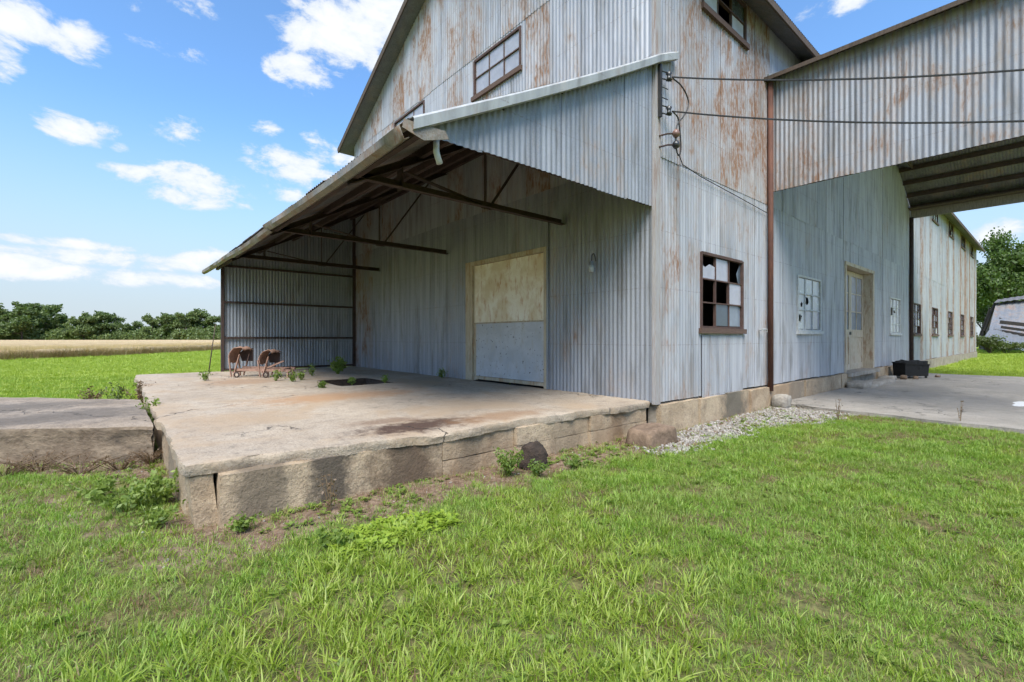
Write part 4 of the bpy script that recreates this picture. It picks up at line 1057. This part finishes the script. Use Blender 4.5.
for k, (x, y, s) in enumerate(((12.2, -.60, .16), (12.55, -.80, .13), (12.1, -.32, .14), (14.0, -1.1, .12), (14.4, -.6, .15))):
    tag(rough_box(x, x+s*1.5, y, y+s, .03, .03+s*.8, 160+k, .03, .05, .03).build('scrap_lump', 'loose_stone', None, True),
        ['dark scrap lump just left of the black trough', 'low scrap lump in front of the black trough', 'scrap lump touching the wall left of the black trough', 'small stone lump right of the black trough', 'stone lump behind the right end of the black trough'][k], 'scrap')

# ------------------------------------------------------------------ vegetation: meshes
def quick_mesh(name, V, Fq, mt, smooth=False):
    V = np.asarray(V, np.float32).reshape(-1, 3); Fq = np.asarray(Fq, np.int32); k = Fq.shape[1]
    me = bpy.data.meshes.new(name); me.vertices.add(len(V)); me.vertices.foreach_set('co', V.ravel())
    me.loops.add(Fq.size); me.loops.foreach_set('vertex_index', Fq.ravel()); me.polygons.add(len(Fq))
    me.polygons.foreach_set('loop_start', np.arange(0, Fq.size, k, dtype=np.int32)); me.polygons.foreach_set('loop_total', np.full(len(Fq), k, np.int32))
    if smooth: me.polygons.foreach_set('use_smooth', np.ones(len(Fq), bool))
    me.update(calc_edges=True); me.materials.append(M[mt]); return me
def blades(n, length, width, spread, lean, seed, seg=2, droop=.5):
    """a tuft: n curved tapering blades, as quads"""
    g = np.random.default_rng(seed); V = []; Q = []
    for _ in range(n):
        a = g.uniform(0, 2*np.pi); r = spread*math.sqrt(g.random()); x, y, z = r*math.cos(a), r*math.sin(a), -.004
        d = a+g.normal(0, .9); L = g.uniform(*length); w = g.uniform(*width)/2; th = min(1.35, abs(g.normal(0, lean))+.08); bend = g.uniform(.25, 1.3)*droop
        ux, uy = math.cos(d), math.sin(d); base = len(V); tw = g.uniform(-.7, .7)
        for i in range(seg+1):
            t = i/seg; ww = w*(1-.92*t**1.8) if t > .3 else w*(.75+.8*t); cs, sn_ = math.cos(tw*t), math.sin(tw*t)
            ax, ay = -uy*cs+ux*sn_, ux*cs+uy*sn_
            V.append((x-ax*ww, y-ay*ww, z)); V.append((x+ax*ww, y+ay*ww, z))
            ang = min(2.0, th+bend*t); x += ux*math.sin(ang)*L/seg; y += uy*math.sin(ang)*L/seg; z += math.cos(ang)*L/seg
        for i in range(seg): b0 = base+2*i; Q.append((b0, b0+1, b0+3, b0+2))
    return np.array(V), np.array(Q)
def leafquads(centers, normals_seed, size, asp=.55):
    g = np.random.default_rng(normals_seed); n = len(centers)
    u = g.normal(size=(n, 3)); u /= np.linalg.norm(u, axis=1)[:, None]
    v = g.normal(size=(n, 3)); v -= (v*u).sum(1)[:, None]*u; v /= np.linalg.norm(v, axis=1)[:, None]
    s = (size*g.uniform(.6, 1.35, n))[:, None]; c = np.asarray(centers)
    V = np.stack([c-u*s*.5, c+v*s*asp*.5, c+u*s*.5, c-v*s*asp*.5], 1).reshape(-1, 3)
    return V, np.arange(4*n).reshape(-1, 4)
def hidden_collection(name, meshes):
    c = bpy.data.collections.new(name)
    for i, me in enumerate(meshes):
        c.objects.link(bpy.data.objects.new(f'{name}_{i:02d}', me))
    return c
def scatter(name, pts, scale, coll, nvar, label, seed, tilt=.15):
    """points carrying an instance each (uncountable growth: one object)"""
    g = np.random.default_rng(seed); n = len(pts)
    me = bpy.data.meshes.new(name); me.vertices.add(n); me.vertices.foreach_set('co', np.asarray(pts, np.float32).ravel())
    rot = np.stack([g.normal(0, tilt, n), g.normal(0, tilt, n), g.uniform(0, 2*np.pi, n)], -1).astype(np.float32)
    a = me.attributes.new('rot', 'FLOAT_VECTOR', 'POINT'); a.data.foreach_set('vector', rot.ravel())
    a = me.attributes.new('scl', 'FLOAT', 'POINT'); a.data.foreach_set('value', np.asarray(scale, np.float32))
    a = me.attributes.new('vid', 'INT', 'POINT'); a.data.foreach_set('value', g.integers(0, nvar, n).astype(np.int32))
    o = bpy.data.objects.new(name, me); COL.objects.link(o)
    ng = bpy.data.node_groups.new(name+'_nodes', 'GeometryNodeTree')
    ng.interface.new_socket('Geometry', in_out='INPUT', socket_type='NodeSocketGeometry'); ng.interface.new_socket('Geometry', in_out='OUTPUT', socket_type='NodeSocketGeometry')
    gi = ng.nodes.new('NodeGroupInput'); go = ng.nodes.new('NodeGroupOutput'); ins = ng.nodes.new('GeometryNodeInstanceOnPoints'); ci = ng.nodes.new('GeometryNodeCollectionInfo')
    ci.inputs['Collection'].default_value = coll; ci.inputs['Separate Children'].default_value = True; ci.inputs['Reset Children'].default_value = True
    def na(t, nm):
        x = ng.nodes.new('GeometryNodeInputNamedAttribute'); x.data_type = t; x.inputs['Name'].default_value = nm; return x.outputs['Attribute']
    e2r = ng.nodes.new('FunctionNodeEulerToRotation'); L = ng.links.new
    L(gi.outputs[0], ins.inputs['Points']); L(ci.outputs[0], ins.inputs['Instance']); ins.inputs['Pick Instance'].default_value = True
    L(na('INT', 'vid'), ins.inputs['Instance Index']); L(na('FLOAT_VECTOR', 'rot'), e2r.inputs[0]); L(e2r.outputs[0], ins.inputs['Rotation'])
    L(na('FLOAT', 'scl'), ins.inputs['Scale']); L(ins.outputs[0], go.inputs[0])
    md = o.modifiers.new('scatter', 'NODES'); md.node_group = ng
    tag(o, label, None, None, 'stuff'); return o
def tufts(prefix, nv, mt, **k):
    return hidden_collection(prefix, [quick_mesh(f'{prefix}_{i}', *blades(seed=100+i*7+len(prefix), **k), mt) for i in range(nv)])
c_short = tufts('short_tuft', 8, 'grass_short', n=30, length=(.018, .048), width=(.0024, .0044), spread=.07, lean=.75, droop=.8)
c_long = tufts('long_tuft', 8, 'grass_long', n=20, length=(.06, .14), width=(.005, .0105), spread=.07, lean=.55, seg=4, droop=1.3)
c_mid = tufts('mid_tuft', 6, 'grass_long', n=14, length=(.04, .09), width=(.0035, .007), spread=.05, lean=.6, seg=3, droop=1.0)
c_dead = tufts('dead_tuft', 5, 'grass_dead', n=16, length=(.02, .07), width=(.002, .004), spread=.06, lean=1.1)
c_lawn = tufts('lawn_tuft', 5, 'grass_bright', n=26, length=(.04, .09), width=(.008, .014), spread=.16, lean=.6)
def rosette(seed, n=14, s=.035):
    g = np.random.default_rng(seed); V = []; Q = []
    for i in range(n):
        a = g.uniform(0, 6.28); r0 = g.uniform(0, .05); L = g.uniform(.6, 1.3)*s; w = L*.38; el_ = g.uniform(.05, .7); z0 = g.uniform(.008, .035)
        ux, uy = math.cos(a), math.sin(a); b0 = len(V); cx_, cy_ = ux*r0, uy*r0
        V += [(cx_, cy_, z0), (cx_+ux*L*.5-uy*w, cy_+uy*L*.5+ux*w, z0+el_*L*.5), (cx_+ux*L, cy_+uy*L, z0+el_*L*.7), (cx_+ux*L*.5+uy*w, cy_+uy*L*.5-ux*w, z0+el_*L*.5)]; Q.append((b0, b0+1, b0+2, b0+3))
    return np.array(V), np.array(Q)
c_clover = hidden_collection('clover_rosette', [quick_mesh(f'clover_{i}', *rosette(i+3), 'clover') for i in range(5)])
c_broad = hidden_collection('broadleaf_rosette', [quick_mesh(f'broadleaf_{i}', *rosette(i+33, 16, .06), 'leaf_weed') for i in range(5)])

def in_rect(x, y, x0, x1, y0, y1): return (x > x0) & (x < x1) & (y > y0) & (y < y1)
RAMP_POLY = [(-5.20, 2.60), (-11.5, 7.0), (-14.2, 14.5), (-5.22, 5.2)]
def blocked(x, y):
    b = in_rect(x, y, 0, WL+.1, -.09, WD+.1)
    b |= (x > DX0+.0) & (x < .05) & (y > .10+.19*(-x/5.15)) & (y < DY1+.05)
    b |= poly_dist(x, y, RAMP_POLY) > 0
    b |= (x > 4.0-.1*(-y)) & (x < 16.1) & (y < .05) & (y > -8.9)
    b |= in_rect(x, y, -.85, -.2, -.48, -.1) | (np.hypot(x+2.30, y+.07) < .17)
    return b
def pix(x, y):
    rx, ry = x-CAM.x, y-CAM.y; s, c = math.sin(YAW), math.cos(YAW); dep = rx*s+ry*c; lat = rx*c-ry*s
    return CX+F*lat/np.maximum(dep, .05), dep
def sample(dmin, dmax, density, seed, mx=160):
    g = np.random.default_rng(seed); k = (512+mx)/F
    area = k*(dmax**2-dmin**2); n = int(area*density)
    d = np.sqrt(g.uniform(dmin**2, dmax**2, n)); l = d*g.uniform(-k, k, n); s, c = math.sin(YAW), math.cos(YAW)
    x = CAM.x+l*c+d*s; y = CAM.y-l*s+d*c
    ok = ~blocked(x, y); return x[ok], y[ok], d[ok], g
def put(name, x, y, keep, base_s, coll, nvar, label, seed, g, tilt=.15, var=.35, dz=0.0):
    ok = g.random(len(x)) < keep; x, y = x[ok], y[ok]; bs = base_s[ok] if isinstance(base_s, np.ndarray) else base_s
    P = np.stack([x, y, ground_z(x, y)+dz], -1); return scatter(name, P, bs*g.uniform(1-var, 1+var, len(x)), coll, nvar, label, seed, tilt)
def lush_amt(x, y): return sstep(-.25, .25, poly_dist(x, y, Z_LUSH)+(vfbm(x, y, 1.6)-.5)*.9)
bare = lambda x, y: np.maximum(.9*sstep(.58, .70, vfbm(x+3, y+8, 1.7)), .95*sstep(.62, .70, vfbm(x+13, y+8, 3.6)))          # worn spots in the lawn
x, y, d, g = sample(1.0, 7.5, 720, 1)
dr = dirt_amount(x, y); lu = lush_amt(x, y)
put('short_grass', x, y, (1-.86*dr)*(1-.85*bare(x, y))*(1-.6*lu)*(.55+.6*vfbm(x+2, y+2, 3.2)), .75+.55*vfbm(x, y, .8), c_short, 8, 'short mown grass covering the foreground lawn', 11, g)
x, y, d, g = sample(7.5, 15, 170, 2); dr = dirt_amount(x, y)
put('short_grass', x, y, (1-.9*dr)*(1-.6*bare(x, y)), 1.25, c_short, 8, 'short mown grass farther off around the buildings', 12, g)
x, y, d, g = sample(1.0, 6.0, 330, 3); lu = lush_amt(x, y); dr = dirt_amount(x, y)
put('long_grass', x, y, lu*.85*(1-.9*dr)*(.55+.6*vfbm(x, y, 2.2)), .42+.5*vfbm(x+7, y, 1.1), c_long, 8, 'long lush green grass blades in the centre foreground', 13, g, .2)
x, y, d, g = sample(1.0, 8.0, 200, 4); dr = dirt_amount(x, y)
put('mid_grass', x, y, sstep(.42, .62, vfbm(x+1, y+21, 1.3))*(1-.85*dr), .8, c_mid, 6, 'taller grass tufts scattered over the lawn', 14, g, .2)
x, y, d, g = sample(1.0, 9.0, 300, 5); dr = dirt_amount(x, y)
put('dead_grass', x, y, np.clip(.5*dr+.9*bare(x, y)+.07, 0, 1), .8, c_dead, 5, 'dead brown grass litter on the bare spots', 15, g, .3)
x, y, d, g = sample(1.2, 7.0, 1500, 6)
put('clover', x, y, sstep(-.05, .12, poly_dist(x, y, Z_CLOVER)+(vfbm(x, y, 3)-.5)*.2)*.6, .8, c_clover, 5, 'yellow-green clover patch in front of the dock', 16, g)
x, y, d, g = sample(1.2, 9.0, 300, 7); dr = dirt_amount(x, y)
zone = sstep(.46, .62, vfbm(x+31, y+4, 1.2))*np.clip(.9*dr+.22, 0, 1)
put('broadleaf_weeds', x, y, zone*.32, .45, c_broad, 5, 'low broadleaf weeds mixed through the thin grass', 17, g)
# far lawns left of the dock and beyond the apron
def wheat_front_side(x, y): return poly_dist(x, y, WHEAT) > -.3
WHEAT = [(-75, -18), (-30, 21), (-10.56, 36.1), (-5.77, 40.0), (2.96, 54.0), (14, 75), (40, 120), (85, 165), (-60, 285), (-210, 340), (-240, 60)]
x, y, d, g = sample(10, 24, 42, 8, 60); ok = ~wheat_front_side(x, y)
put('lawn_grass', x[ok], y[ok], np.ones(ok.sum()), 1.0, c_lawn, 5, 'bright green mown lawn beyond the dock and slab', 18, g)
x, y, d, g = sample(24, 56, 14, 9, 40); ok = ~wheat_front_side(x, y)
put('lawn_grass', x[ok], y[ok], np.ones(ok.sum()), 1.6, c_lawn, 5, 'bright green mown lawn reaching the field and the collapsed shed', 19, g)
# gravel by the side wall
def pebble(seed):
    g = np.random.default_rng(seed); bm = bmesh.new(); bmesh.ops.create_icosphere(bm, subdivisions=1, radius=.02)
    for v in bm.verts: v.co = Vector((v.co.x*g.uniform(.8, 1.5), v.co.y*g.uniform(.6, 1.1), v.co.z*g.uniform(.4, .8)))+Vector(g.normal(0, .0025, 3))
    me = bpy.data.meshes.new('pebble'); bm.to_mesh(me); bm.free(); me.materials.append(M['gravel_stone']); return me
c_peb = hidden_collection('pebble', [pebble(i) for i in range(7)])
x, y, d, g = sample(4.5, 9.5, 1500, 10)
pdm = poly_dist(x, y, Z_GRAVEL)+(vfbm(x, y, 2.6)-.5)*.5
put('gravel', x, y, sstep(-.15, .2, pdm)*.62, .5+.75*g.random(len(x)), c_peb, 7, 'white crushed limestone gravel along the foot of the side wall', 20, g, .6, .3, .008)
x, y, d, g = sample(1.5, 7, 110, 12); dr = dirt_amount(x, y)
put('pebbles', x, y, dr*.3, .4, c_peb, 7, 'pebbles and crumbs scattered over the bare soil', 21, g, .6, .5, .003)

# ------------------------------------------------------------------ wheat field
def make_wheat():
    fr = [Vector(p) for p in ((-75, -18), (-30, 21), (-10.56, 36.1), (-5.77, 40.0), (2.96, 54.0), (14, 75), (40, 120), (85, 165))]
    bk = [Vector(p) for p in ((-240, 60), (-210, 200), (-150, 300), (-100, 290), (-60, 270), (-10, 232), (30, 205), (85, 168))]
    m = MB(); n = 8; sub = 10; k = 34; P = []
    def crv(pts, t): t *= len(pts)-1; i = min(int(t), len(pts)-2); return pts[i].lerp(pts[i+1], t-i)
    N = 7*sub
    for i in range(N+1):
        a, b = crv(fr, i/N), crv(bk, i/N)
        for j in range(k+1):
            t = (j/k)**2.2; p = a.lerp(b, t); m.v.append((p.x+.3*fbm(p.x*.3, p.y*.3), p.y+.3*fbm(p.x*.3, 9), .56+.05*fbm(p.x*.25, p.y*.25)-(.25 if j == 0 else 0)))
    for i in range(N):
        for j in range(k): a = i*(k+1)+j; m.f.append((a, a+k+1, a+k+2, a+1))
    b0 = len(m.v)
    for i in range(N+1): x, y, z = m.v[i*(k+1)]; m.v.append((x, y, -.05))
    for i in range(N): m.f.append((i*(k+1), b0+i, b0+i+1, (i+1)*(k+1)))
    tag(m.build('wheat_field', 'wheat_top', None, True), 'ripe tan wheat field between the lawn and the tree line', None, None, 'stuff')
    c_w = tufts('wheat_tuft', 5, 'wheat_stalk', n=30, length=(.45, .72), width=(.012, .03), spread=.35, lean=.18)
    c_e = tufts('edge_tuft', 5, 'wheat_edge', n=34, length=(.25, .6), width=(.012, .03), spread=.4, lean=.35)
    g = np.random.default_rng(77); A = []; B = []
    for _ in range(6500):
        t = g.uniform(.16, .80); p = crv(fr, t); q = crv(bk, t); dirv = (q-p).normalized(); r = g.exponential(5.0); r = min(r, 40); A.append((*(p+dirv*r), 0))
    for _ in range(2600):
        t = g.uniform(.16, .78); p = crv(fr, t); q = crv(bk, t); dirv = (q-p).normalized(); r = g.normal(-.2, .35); B.append((*(p+dirv*r), -.02))
    scatter('wheat_stalks', A, g.uniform(.85, 1.15, len(A)), c_w, 5, 'tan wheat stalks standing along the near part of the field', 31, .05)
    hm = g.uniform(.6, 1.1, len(B)); scatter('field_edge_weeds', B, hm, c_e, 5, 'brown weedy strip along the near edge of the wheat field', 32, .1)
make_wheat()

# ------------------------------------------------------------------ trees
def tree_parts(seed, H, W, leaf, nleaf, trunk_h=.22, nclump=46, low=.12):
    """trunk with limbs, crown of leaf clumps with gaps; origin at the foot"""
    g = np.random.default_rng(seed); tr = MB(); top = Vector((g.normal(0, .03)*H, g.normal(0, .03)*H, H*.62)); th = H*trunk_h
    tr.tube([(0, 0, -.2), (0, 0, th*.5), (top.x*.4, top.y*.4, th), (top.x*.7, top.y*.7, H*.45), tuple(top)], [H*.026, H*.02, H*.017, H*.011, H*.004], 7)
    cents = []
    # main lobes of unequal size give an uneven outline
    lobes = []
    nl = 8
    for i in range(nl):
        a = 2*math.pi*i/nl+g.uniform(-.4, .4); r = W*g.uniform(.30, .62); z = H*g.uniform(.24, .72); lobes.append((Vector((r*math.cos(a), r*math.sin(a), z)), W*g.uniform(.26, .46)))
    for _ in range(3): lobes.append((Vector((g.normal(0, W*.16), g.normal(0, W*.16), H*g.uniform(.74, .9))), W*g.uniform(.24, .38)))
    for c, r in lobes[:nl]:
        s = Vector((top.x*.4, top.y*.4, th*g.uniform(.8, 1.5))); mid = s.lerp(c, .5)+Vector((0, 0, -H*.03)); tr.tube([s, mid, c], [H*.011, H*.007, H*.002], 5)
    for i in range(nclump):
        c, r = lobes[i % len(lobes)]
        v = Vector(g.normal(size=3)).normalized(); rad = r*g.uniform(.25, 1.0); p = c+Vector((v.x*rad, v.y*rad, v.z*rad*.8))
        p.z = max(p.z, H*low); cents.append((p, W*g.uniform(.11, .21)))
    per = nleaf//nclump; pts = []
    for p, r in cents:
        v = g.normal(size=(per, 3)); v /= np.linalg.norm(v, axis=1)[:, None]; rad = r*g.uniform(.35, 1.1, per)[:, None]
        pts.append(np.array(p)+v*rad*np.array([1.1, 1.1, .85]))
    pts = np.concatenate(pts); V, Q = leafquads(pts, seed+1, leaf, .62)
    return tr, V, Q
def add_tree(name, parts, mt, loc, rz, s, label, group, sx=1.0):
    tme, cme = parts
    t = thing(name, label, 'tree', loc, group); t.rotation_euler.z = rz; t.scale = (s*sx, s*sx, s)
    for nm, me in (('trunk', tme), ('crown', cme)):
        o = bpy.data.objects.new(nm, me); COL.objects.link(o); o.parent = t
    return t
def mk_tree(seed, H, W, leaf, n, mt, **k):
    tr, V, Q = tree_parts(seed, H, W, leaf, n, **k)
    me = bpy.data.meshes.new('trunk'); me.from_pydata(tr.v, [], tr.f); me.materials.append(M['bark']); me.polygons.foreach_set('use_smooth', [True]*len(me.polygons))
    return me, quick_mesh('crown', V, Q, mt)
far_kinds = [mk_tree(200+i, 14.0, 7.4, .8, 7600, 'leaf_far', nclump=120, low=.06) for i in range(5)]
ordn = ['first', 'second', 'third', 'fourth', 'fifth', 'sixth', 'seventh', 'eighth', 'ninth', 'tenth', 'eleventh', 'twelfth', 'thirteenth', 'fourteenth', 'fifteenth', 'sixteenth', 'seventeenth', 'eighteenth', 'nineteenth', 'twentieth']
def at_depth(px, d): r = ray(px, HY); return (CAM.x+r.x*d, CAM.y+r.y*d, 0.0)
line = sorted([(-45, 303, 1.1), (-18, 306, 1.0), (4, 303, 1.0), (22, 301, 1.15), (47, 301, 1.1), (62, 312, .95), (84, 311, .9), (107, 309, 1.1), (124, 322, 1.0), (140, 321, 1.0), (151, 313, .95), (76, 316, 1.0), (97, 315, 1.0), (162, 316, 1.0), (171, 311, 1.0), (186, 310, 1.0), (204, 309, 1.1), (222, 310, 1.0), (246, 308, 1.0), (268, 309, 1.0)])
for i, (px, ty, sx) in enumerate(line):
    d = 185+random.uniform(-9, 9); h = ((HY-ty)/F*d+1.27)*.93
    add_tree('field_tree', far_kinds[i % 5], 'leaf_far', at_depth(px, d), random.uniform(0, 6.28), h/13.6, f'{ordn[i]} tree from the left in the tree line behind the wheat field', 'trees behind the wheat field', sx*1.05)
# dense undergrowth below the tree line
def make_hedge():
    g = np.random.default_rng(55); pts = []
    for _ in range(300):
        px = g.uniform(-60, 290); d = 182+g.uniform(-6, 14); x, y, _z = at_depth(px, d); h = g.uniform(2.2, 6.2); c = np.array([x, y, h*.45])
        v = g.normal(size=(110, 3)); v /= np.linalg.norm(v, axis=1)[:, None]; pts.append(c+v*g.uniform(.4, 1.0, 110)[:, None]*np.array([2.6, 2.6, h*.5]))
    V, Q = leafquads(np.concatenate(pts), 56, .75, .65)
    o = bpy.data.objects.new('undergrowth', quick_mesh('undergrowth', V, Q, 'leaf_far')); COL.objects.link(o); tag(o, 'dense dark undergrowth below the far tree line', None, None, 'stuff')
make_hedge()
# broad trees behind the warehouse and the collapsed shed
big_kinds = [mk_tree(300+i, 14.0, 7.0, .36, 20000, 'leaf_tree', nclump=120, low=.10) for i in range(2)]
bigs = [(1006, 62, 236, 0, 'tall leafy tree showing just past the far end of the warehouse', .8), (1046, 66, 246, 1, 'leafy tree behind the collapsed shed at the right edge', .9), (985, 74, 268, 1, 'lower tree half hidden behind the end of the warehouse', .8), (1095, 60, 240, 0, 'leafy tree beyond the collapsed shed, outermost at right', 1.0)]
for i, (px, d, ty, k, lab, sx) in enumerate(bigs):
    h = (HY-ty)/F*d+1.27; add_tree('broad_tree', big_kinds[k], 'leaf_tree', at_depth(px, d), i*1.9, h/13.6, lab, None, sx)
# shrubs
def shrub(name, loc, h, w, leaf, n, mt, label, seed, cat='shrub'):
    g = np.random.default_rng(seed); t = thing(name, label, cat, loc); st = MB(); pts = []
    for i in range(9):
        a = g.uniform(0, 6.28); r = w*.5*g.uniform(.2, .9); e = Vector((r*math.cos(a), r*math.sin(a), h*g.uniform(.45, .95)))
        st.tube([(0, 0, -.03), e*.5+Vector((0, 0, h*.08)), e], [h*.018, h*.012, h*.005], 5)
        v = g.normal(size=(n//9, 3)); v /= np.linalg.norm(v, axis=1)[:, None]; pts.append(np.array(e)*np.array([.85, .85, .8])+v*g.uniform(.2, 1, n//9)[:, None]*np.array([w*.26, w*.26, h*.22]))
    me = bpy.data.meshes.new('stem'); me.from_pydata(st.v, [], st.f); me.materials.append(M['bark']); o = bpy.data.objects.new('stem', me); COL.objects.link(o); o.parent = t
    V, Q = leafquads(np.concatenate(pts), seed+5, leaf, .6); o = bpy.data.objects.new('foliage', quick_mesh('foliage', V, Q, mt)); COL.objects.link(o); o.parent = t
    return t
shrub('wild_shrub', at_depth(990, 36.5), 1.8, 3.0, .16, 2200, 'leaf_bush', 'olive bramble shrub between the warehouse end and the collapsed shed', 61)
shrub('wild_shrub', at_depth(1006, 37.0), 1.1, 2.6, .15, 1500, 'leaf_bush', 'low olive shrub in front of the collapsed shed', 62)

# ------------------------------------------------------------------ collapsed shed
metal_sheet('shed_metal', (.085, .095, .11), (.145, .155, .17))
simple('dark_timber', (.012, .010, .009), (.035, .028, .022), 5, .9)  # near-black timber; its tone also paints the shed's shaded inside
sh = thing('collapsed_shed', 'collapsed corrugated metal shed leaning on the grass at right edge', 'shed', at_depth(1010, 40))
def sp_(px, py, d): r = ray(px, py); return Vector((CAM.x+r.x*d, CAM.y+r.y*d, CAM.z+r.z*d))
def sheetquad(a, b, c, d, name, mt, rust, amp=.03, ns=60):
    """corrugated sheet between bottom edge a-b and top edge d-c"""
    m = MB(); a, b, c, d = map(Vector, (a, b, c, d)); nrm = (b-a).cross(d-a).normalized()
    for i in range(ns+1):
        t = i/ns; off = nrm*amp*math.cos(t*ns*math.pi/2)
        for j in range(5): m.v.append(tuple(a.lerp(b, t).lerp(d.lerp(c, t), j/4)+off+nrm*.05*fbm(t*5, j)))
    for i in range(ns):
        for j in range(4): q = i*5+j; m.f.append((q, q+5, q+6, q+1))
    o = m.build(name, mt, sh, True); o['rust'] = rust; return o
sheetquad(sp_(989, 329, 41), sp_(1100, 345, 38), sp_(1100, 292, 41.5), sp_(996, 303, 44), 'upper_wall_sheet', 'shed_metal', .42)
sheetquad(sp_(983, 339, 38.5), sp_(1100, 372, 34), sp_(1100, 352, 37), sp_(990, 328.5, 40.5), 'fallen_roof_sheet', 'shed_metal', .1)
sheetquad(sp_(994, 303, 43.5), sp_(1100, 288, 41), sp_(1100, 284, 47), sp_(998, 299.5, 49), 'roof_sheet', 'roof_metal', .3)
m_ = MB()
for px, py, d, qx, qy, d2, w_ in ((995, 303, 44.5, 979, 345, 44.0, .16), (990, 309, 46, 976, 347, 46, .14), (1000, 318, 42, 985, 350, 42, .14), (984, 330, 43, 990, 350, 44, .12), (996, 306, 47, 1010, 352, 46, .16), (1030, 300, 46, 1034, 352, 45, .16)):
    m_.bar(sp_(px, py, d), sp_(qx, qy, d2), w_, w_, (0, 0, 1))
m_.build('post', 'dark_timber', sh)
sheetquad(sp_(978, 349, 46.5), sp_(1100, 351, 46.5), sp_(1100, 300, 48), sp_(994, 305, 48), 'rear_wall_sheet', 'roof_metal', .6)
for k, (a_, b_, w_) in enumerate((((1000, 322, 40.3), (1100, 333, 37.5), .3), ((1001, 327, 40.2), (1100, 341, 37.2), .22), ((1002, 331, 40.0), (1100, 348, 37), .2))):
    MB().bar(sp_(*a_), sp_(*b_), .12, w_).build('shade_plank', 'dark_timber', sh)  # wide dark planks also paint the shaded opening between the sheets

# ------------------------------------------------------------------ weeds one can point at
def weed(loc, h, w, nst, leaf, label, seed, mt='leaf_weed', per=26, name='weed'):
    g = np.random.default_rng(seed); t = thing(name, label, 'plant', loc); st = MB(); pts = []
    for i in range(nst):
        a = g.uniform(0, 6.28); e = Vector((w*.5*g.uniform(.2, 1)*math.cos(a), w*.5*g.uniform(.2, 1)*math.sin(a), h*g.uniform(.6, 1.0)))
        st.tube([(e.x*.1, e.y*.1, -.02), e*.5+Vector((0, 0, h*.1)), e], [.004, .003, .0015], 4)
        for q in range(per):
            tt = g.uniform(.2, 1.0); p = e*tt; pts.append((p.x+g.normal(0, leaf*.55), p.y+g.normal(0, leaf*.55), max(.005, p.z+g.normal(0, leaf*.3))))
    me = bpy.data.meshes.new('stem'); me.from_pydata(st.v, [], st.f); me.materials.append(M['leaf_weed' if mt != 'leaf_dry' else 'leaf_dry']); o = bpy.data.objects.new('stem', me); COL.objects.link(o); o.parent = t
    V, Q = leafquads(np.array(pts), seed+9, leaf, .5); o = bpy.data.objects.new('foliage', quick_mesh('foliage', V, Q, mt)); COL.objects.link(o); o.parent = t
def gp(px, py, z=0.0): x, y = gpt(px, py, z); return (x, y, z)
weed(gp(508, 474), .24, .34, 18, .032, 'bushy green weed left of the dark earth mound', 401, per=34)
weed(gp(535, 474), .12, .38, 12, .028, 'low green weed in front of the dark earth mound', 402)
weed(gp(575, 466), .10, .5, 14, .026, 'low green weed right of the dark earth mound', 403)
weed(gp(158, 505), .26, .50, 15, .042, 'leafy green weed against the left side of the dock corner', 404, per=30)
weed(gp(128, 510), .22, .55, 15, .04, 'leafy green weed left of the dock corner, second from the dock', 405, per=30)
weed(gp(150, 528), .14, .45, 12, .035, 'low green weed in front of the dock corner weeds', 406)
weed(gp(95, 500), .16, .5, 12, .035, 'sparse green weed below the concrete slab', 407)
weed(gp(338, 545), .12, .3, 8, .04, 'small green weed at the foot of the split corner block', 408)
weed(gp(243, 528), .08, .22, 7, .035, 'tiny green weed just right of the dock corner', 409)
weed(gp(330, 510), .30, .16, 6, .03, 'dry brown stalks against the dock front', 410, 'leaf_dry', 12)
weed((*gpt(338, 374, DK), DK), .42, .45, 12, .075, 'leafy green plant growing behind the pit on the dock', 411, per=30)
for k, (px, py, h, lab) in enumerate(((276, 381, .24, 'small weed right below the rusty implement'), (293, 382, .22, 'small weed between the implement and the pit'), (302, 380, .2, 'tiny weed beside the pit corner'), (312, 376, .3, 'thin weed behind the left end of the pit'), (322, 388, .12, 'tiny weed in front of the pit'), (385, 383, .16, 'small weed right of the pit'), (352, 384, .14, 'tiny weed inside the pit edge'),
                                      (442, 378, .2, 'small weed at the wall left of the dock door'), (455, 377, .22, 'thin weed beside the cream door jamb'), (510, 383, .18, 'small weed in front of the dock door'), (205, 381, .26, 'round green weed on the left edge of the dock'))):
    weed((*gpt(px, py, DK), DK), h, h*.8, 7, .05, lab, 420+k, per=16)
for k, (px, py, h, w_, mt, lab) in enumerate(((152, 408, .24, .26, 'leaf_weed', 'green weed in the joint between slab and dock'), (138, 398, .22, .5, 'leaf_dry', 'dry brown weeds behind the slab beside the dock'), (118, 396, .16, .6, 'leaf_bush', 'olive weeds behind the slab, second from the dock'), (95, 396, .1, .6, 'leaf_dry', 'low brown weeds behind the middle of the slab'))):
    weed(gp(px, py+12, 0) if k else gp(px, py+30, 0), h+.3, w_, 16, .045, lab, 440+k, mt, 22)
for k, (px, py, w_) in enumerate(((40, 470, .8), (80, 472, .8), (120, 468, .7), (150, 462, .4), (5, 474, .8))):
    weed(gp(px, py), .15, w_*1.15, 26, .018, ['dead brown weeds against the slab front, second from the left', 'dead brown weeds against the middle of the slab front', 'dead brown weeds against the slab front near the dock', 'dead brown weeds in the corner between slab and dock', 'dead brown weeds against the slab front at the left edge'][k], 460+k, 'leaf_dry', 10)
weed(gp(838, 420), .34, .10, 4, .03, 'single dry stalk standing at the edge of the apron', 480, 'leaf_dry', 8)
weed(gp(960, 424), .38, .10, 4, .03, 'dry stalk at the apron edge toward the right', 481, 'leaf_dry', 6)
weed(gp(590, 372), .1, .1, 3, .03, 'tiny sprout at the foot of the corrugated wall', 482) if False else None
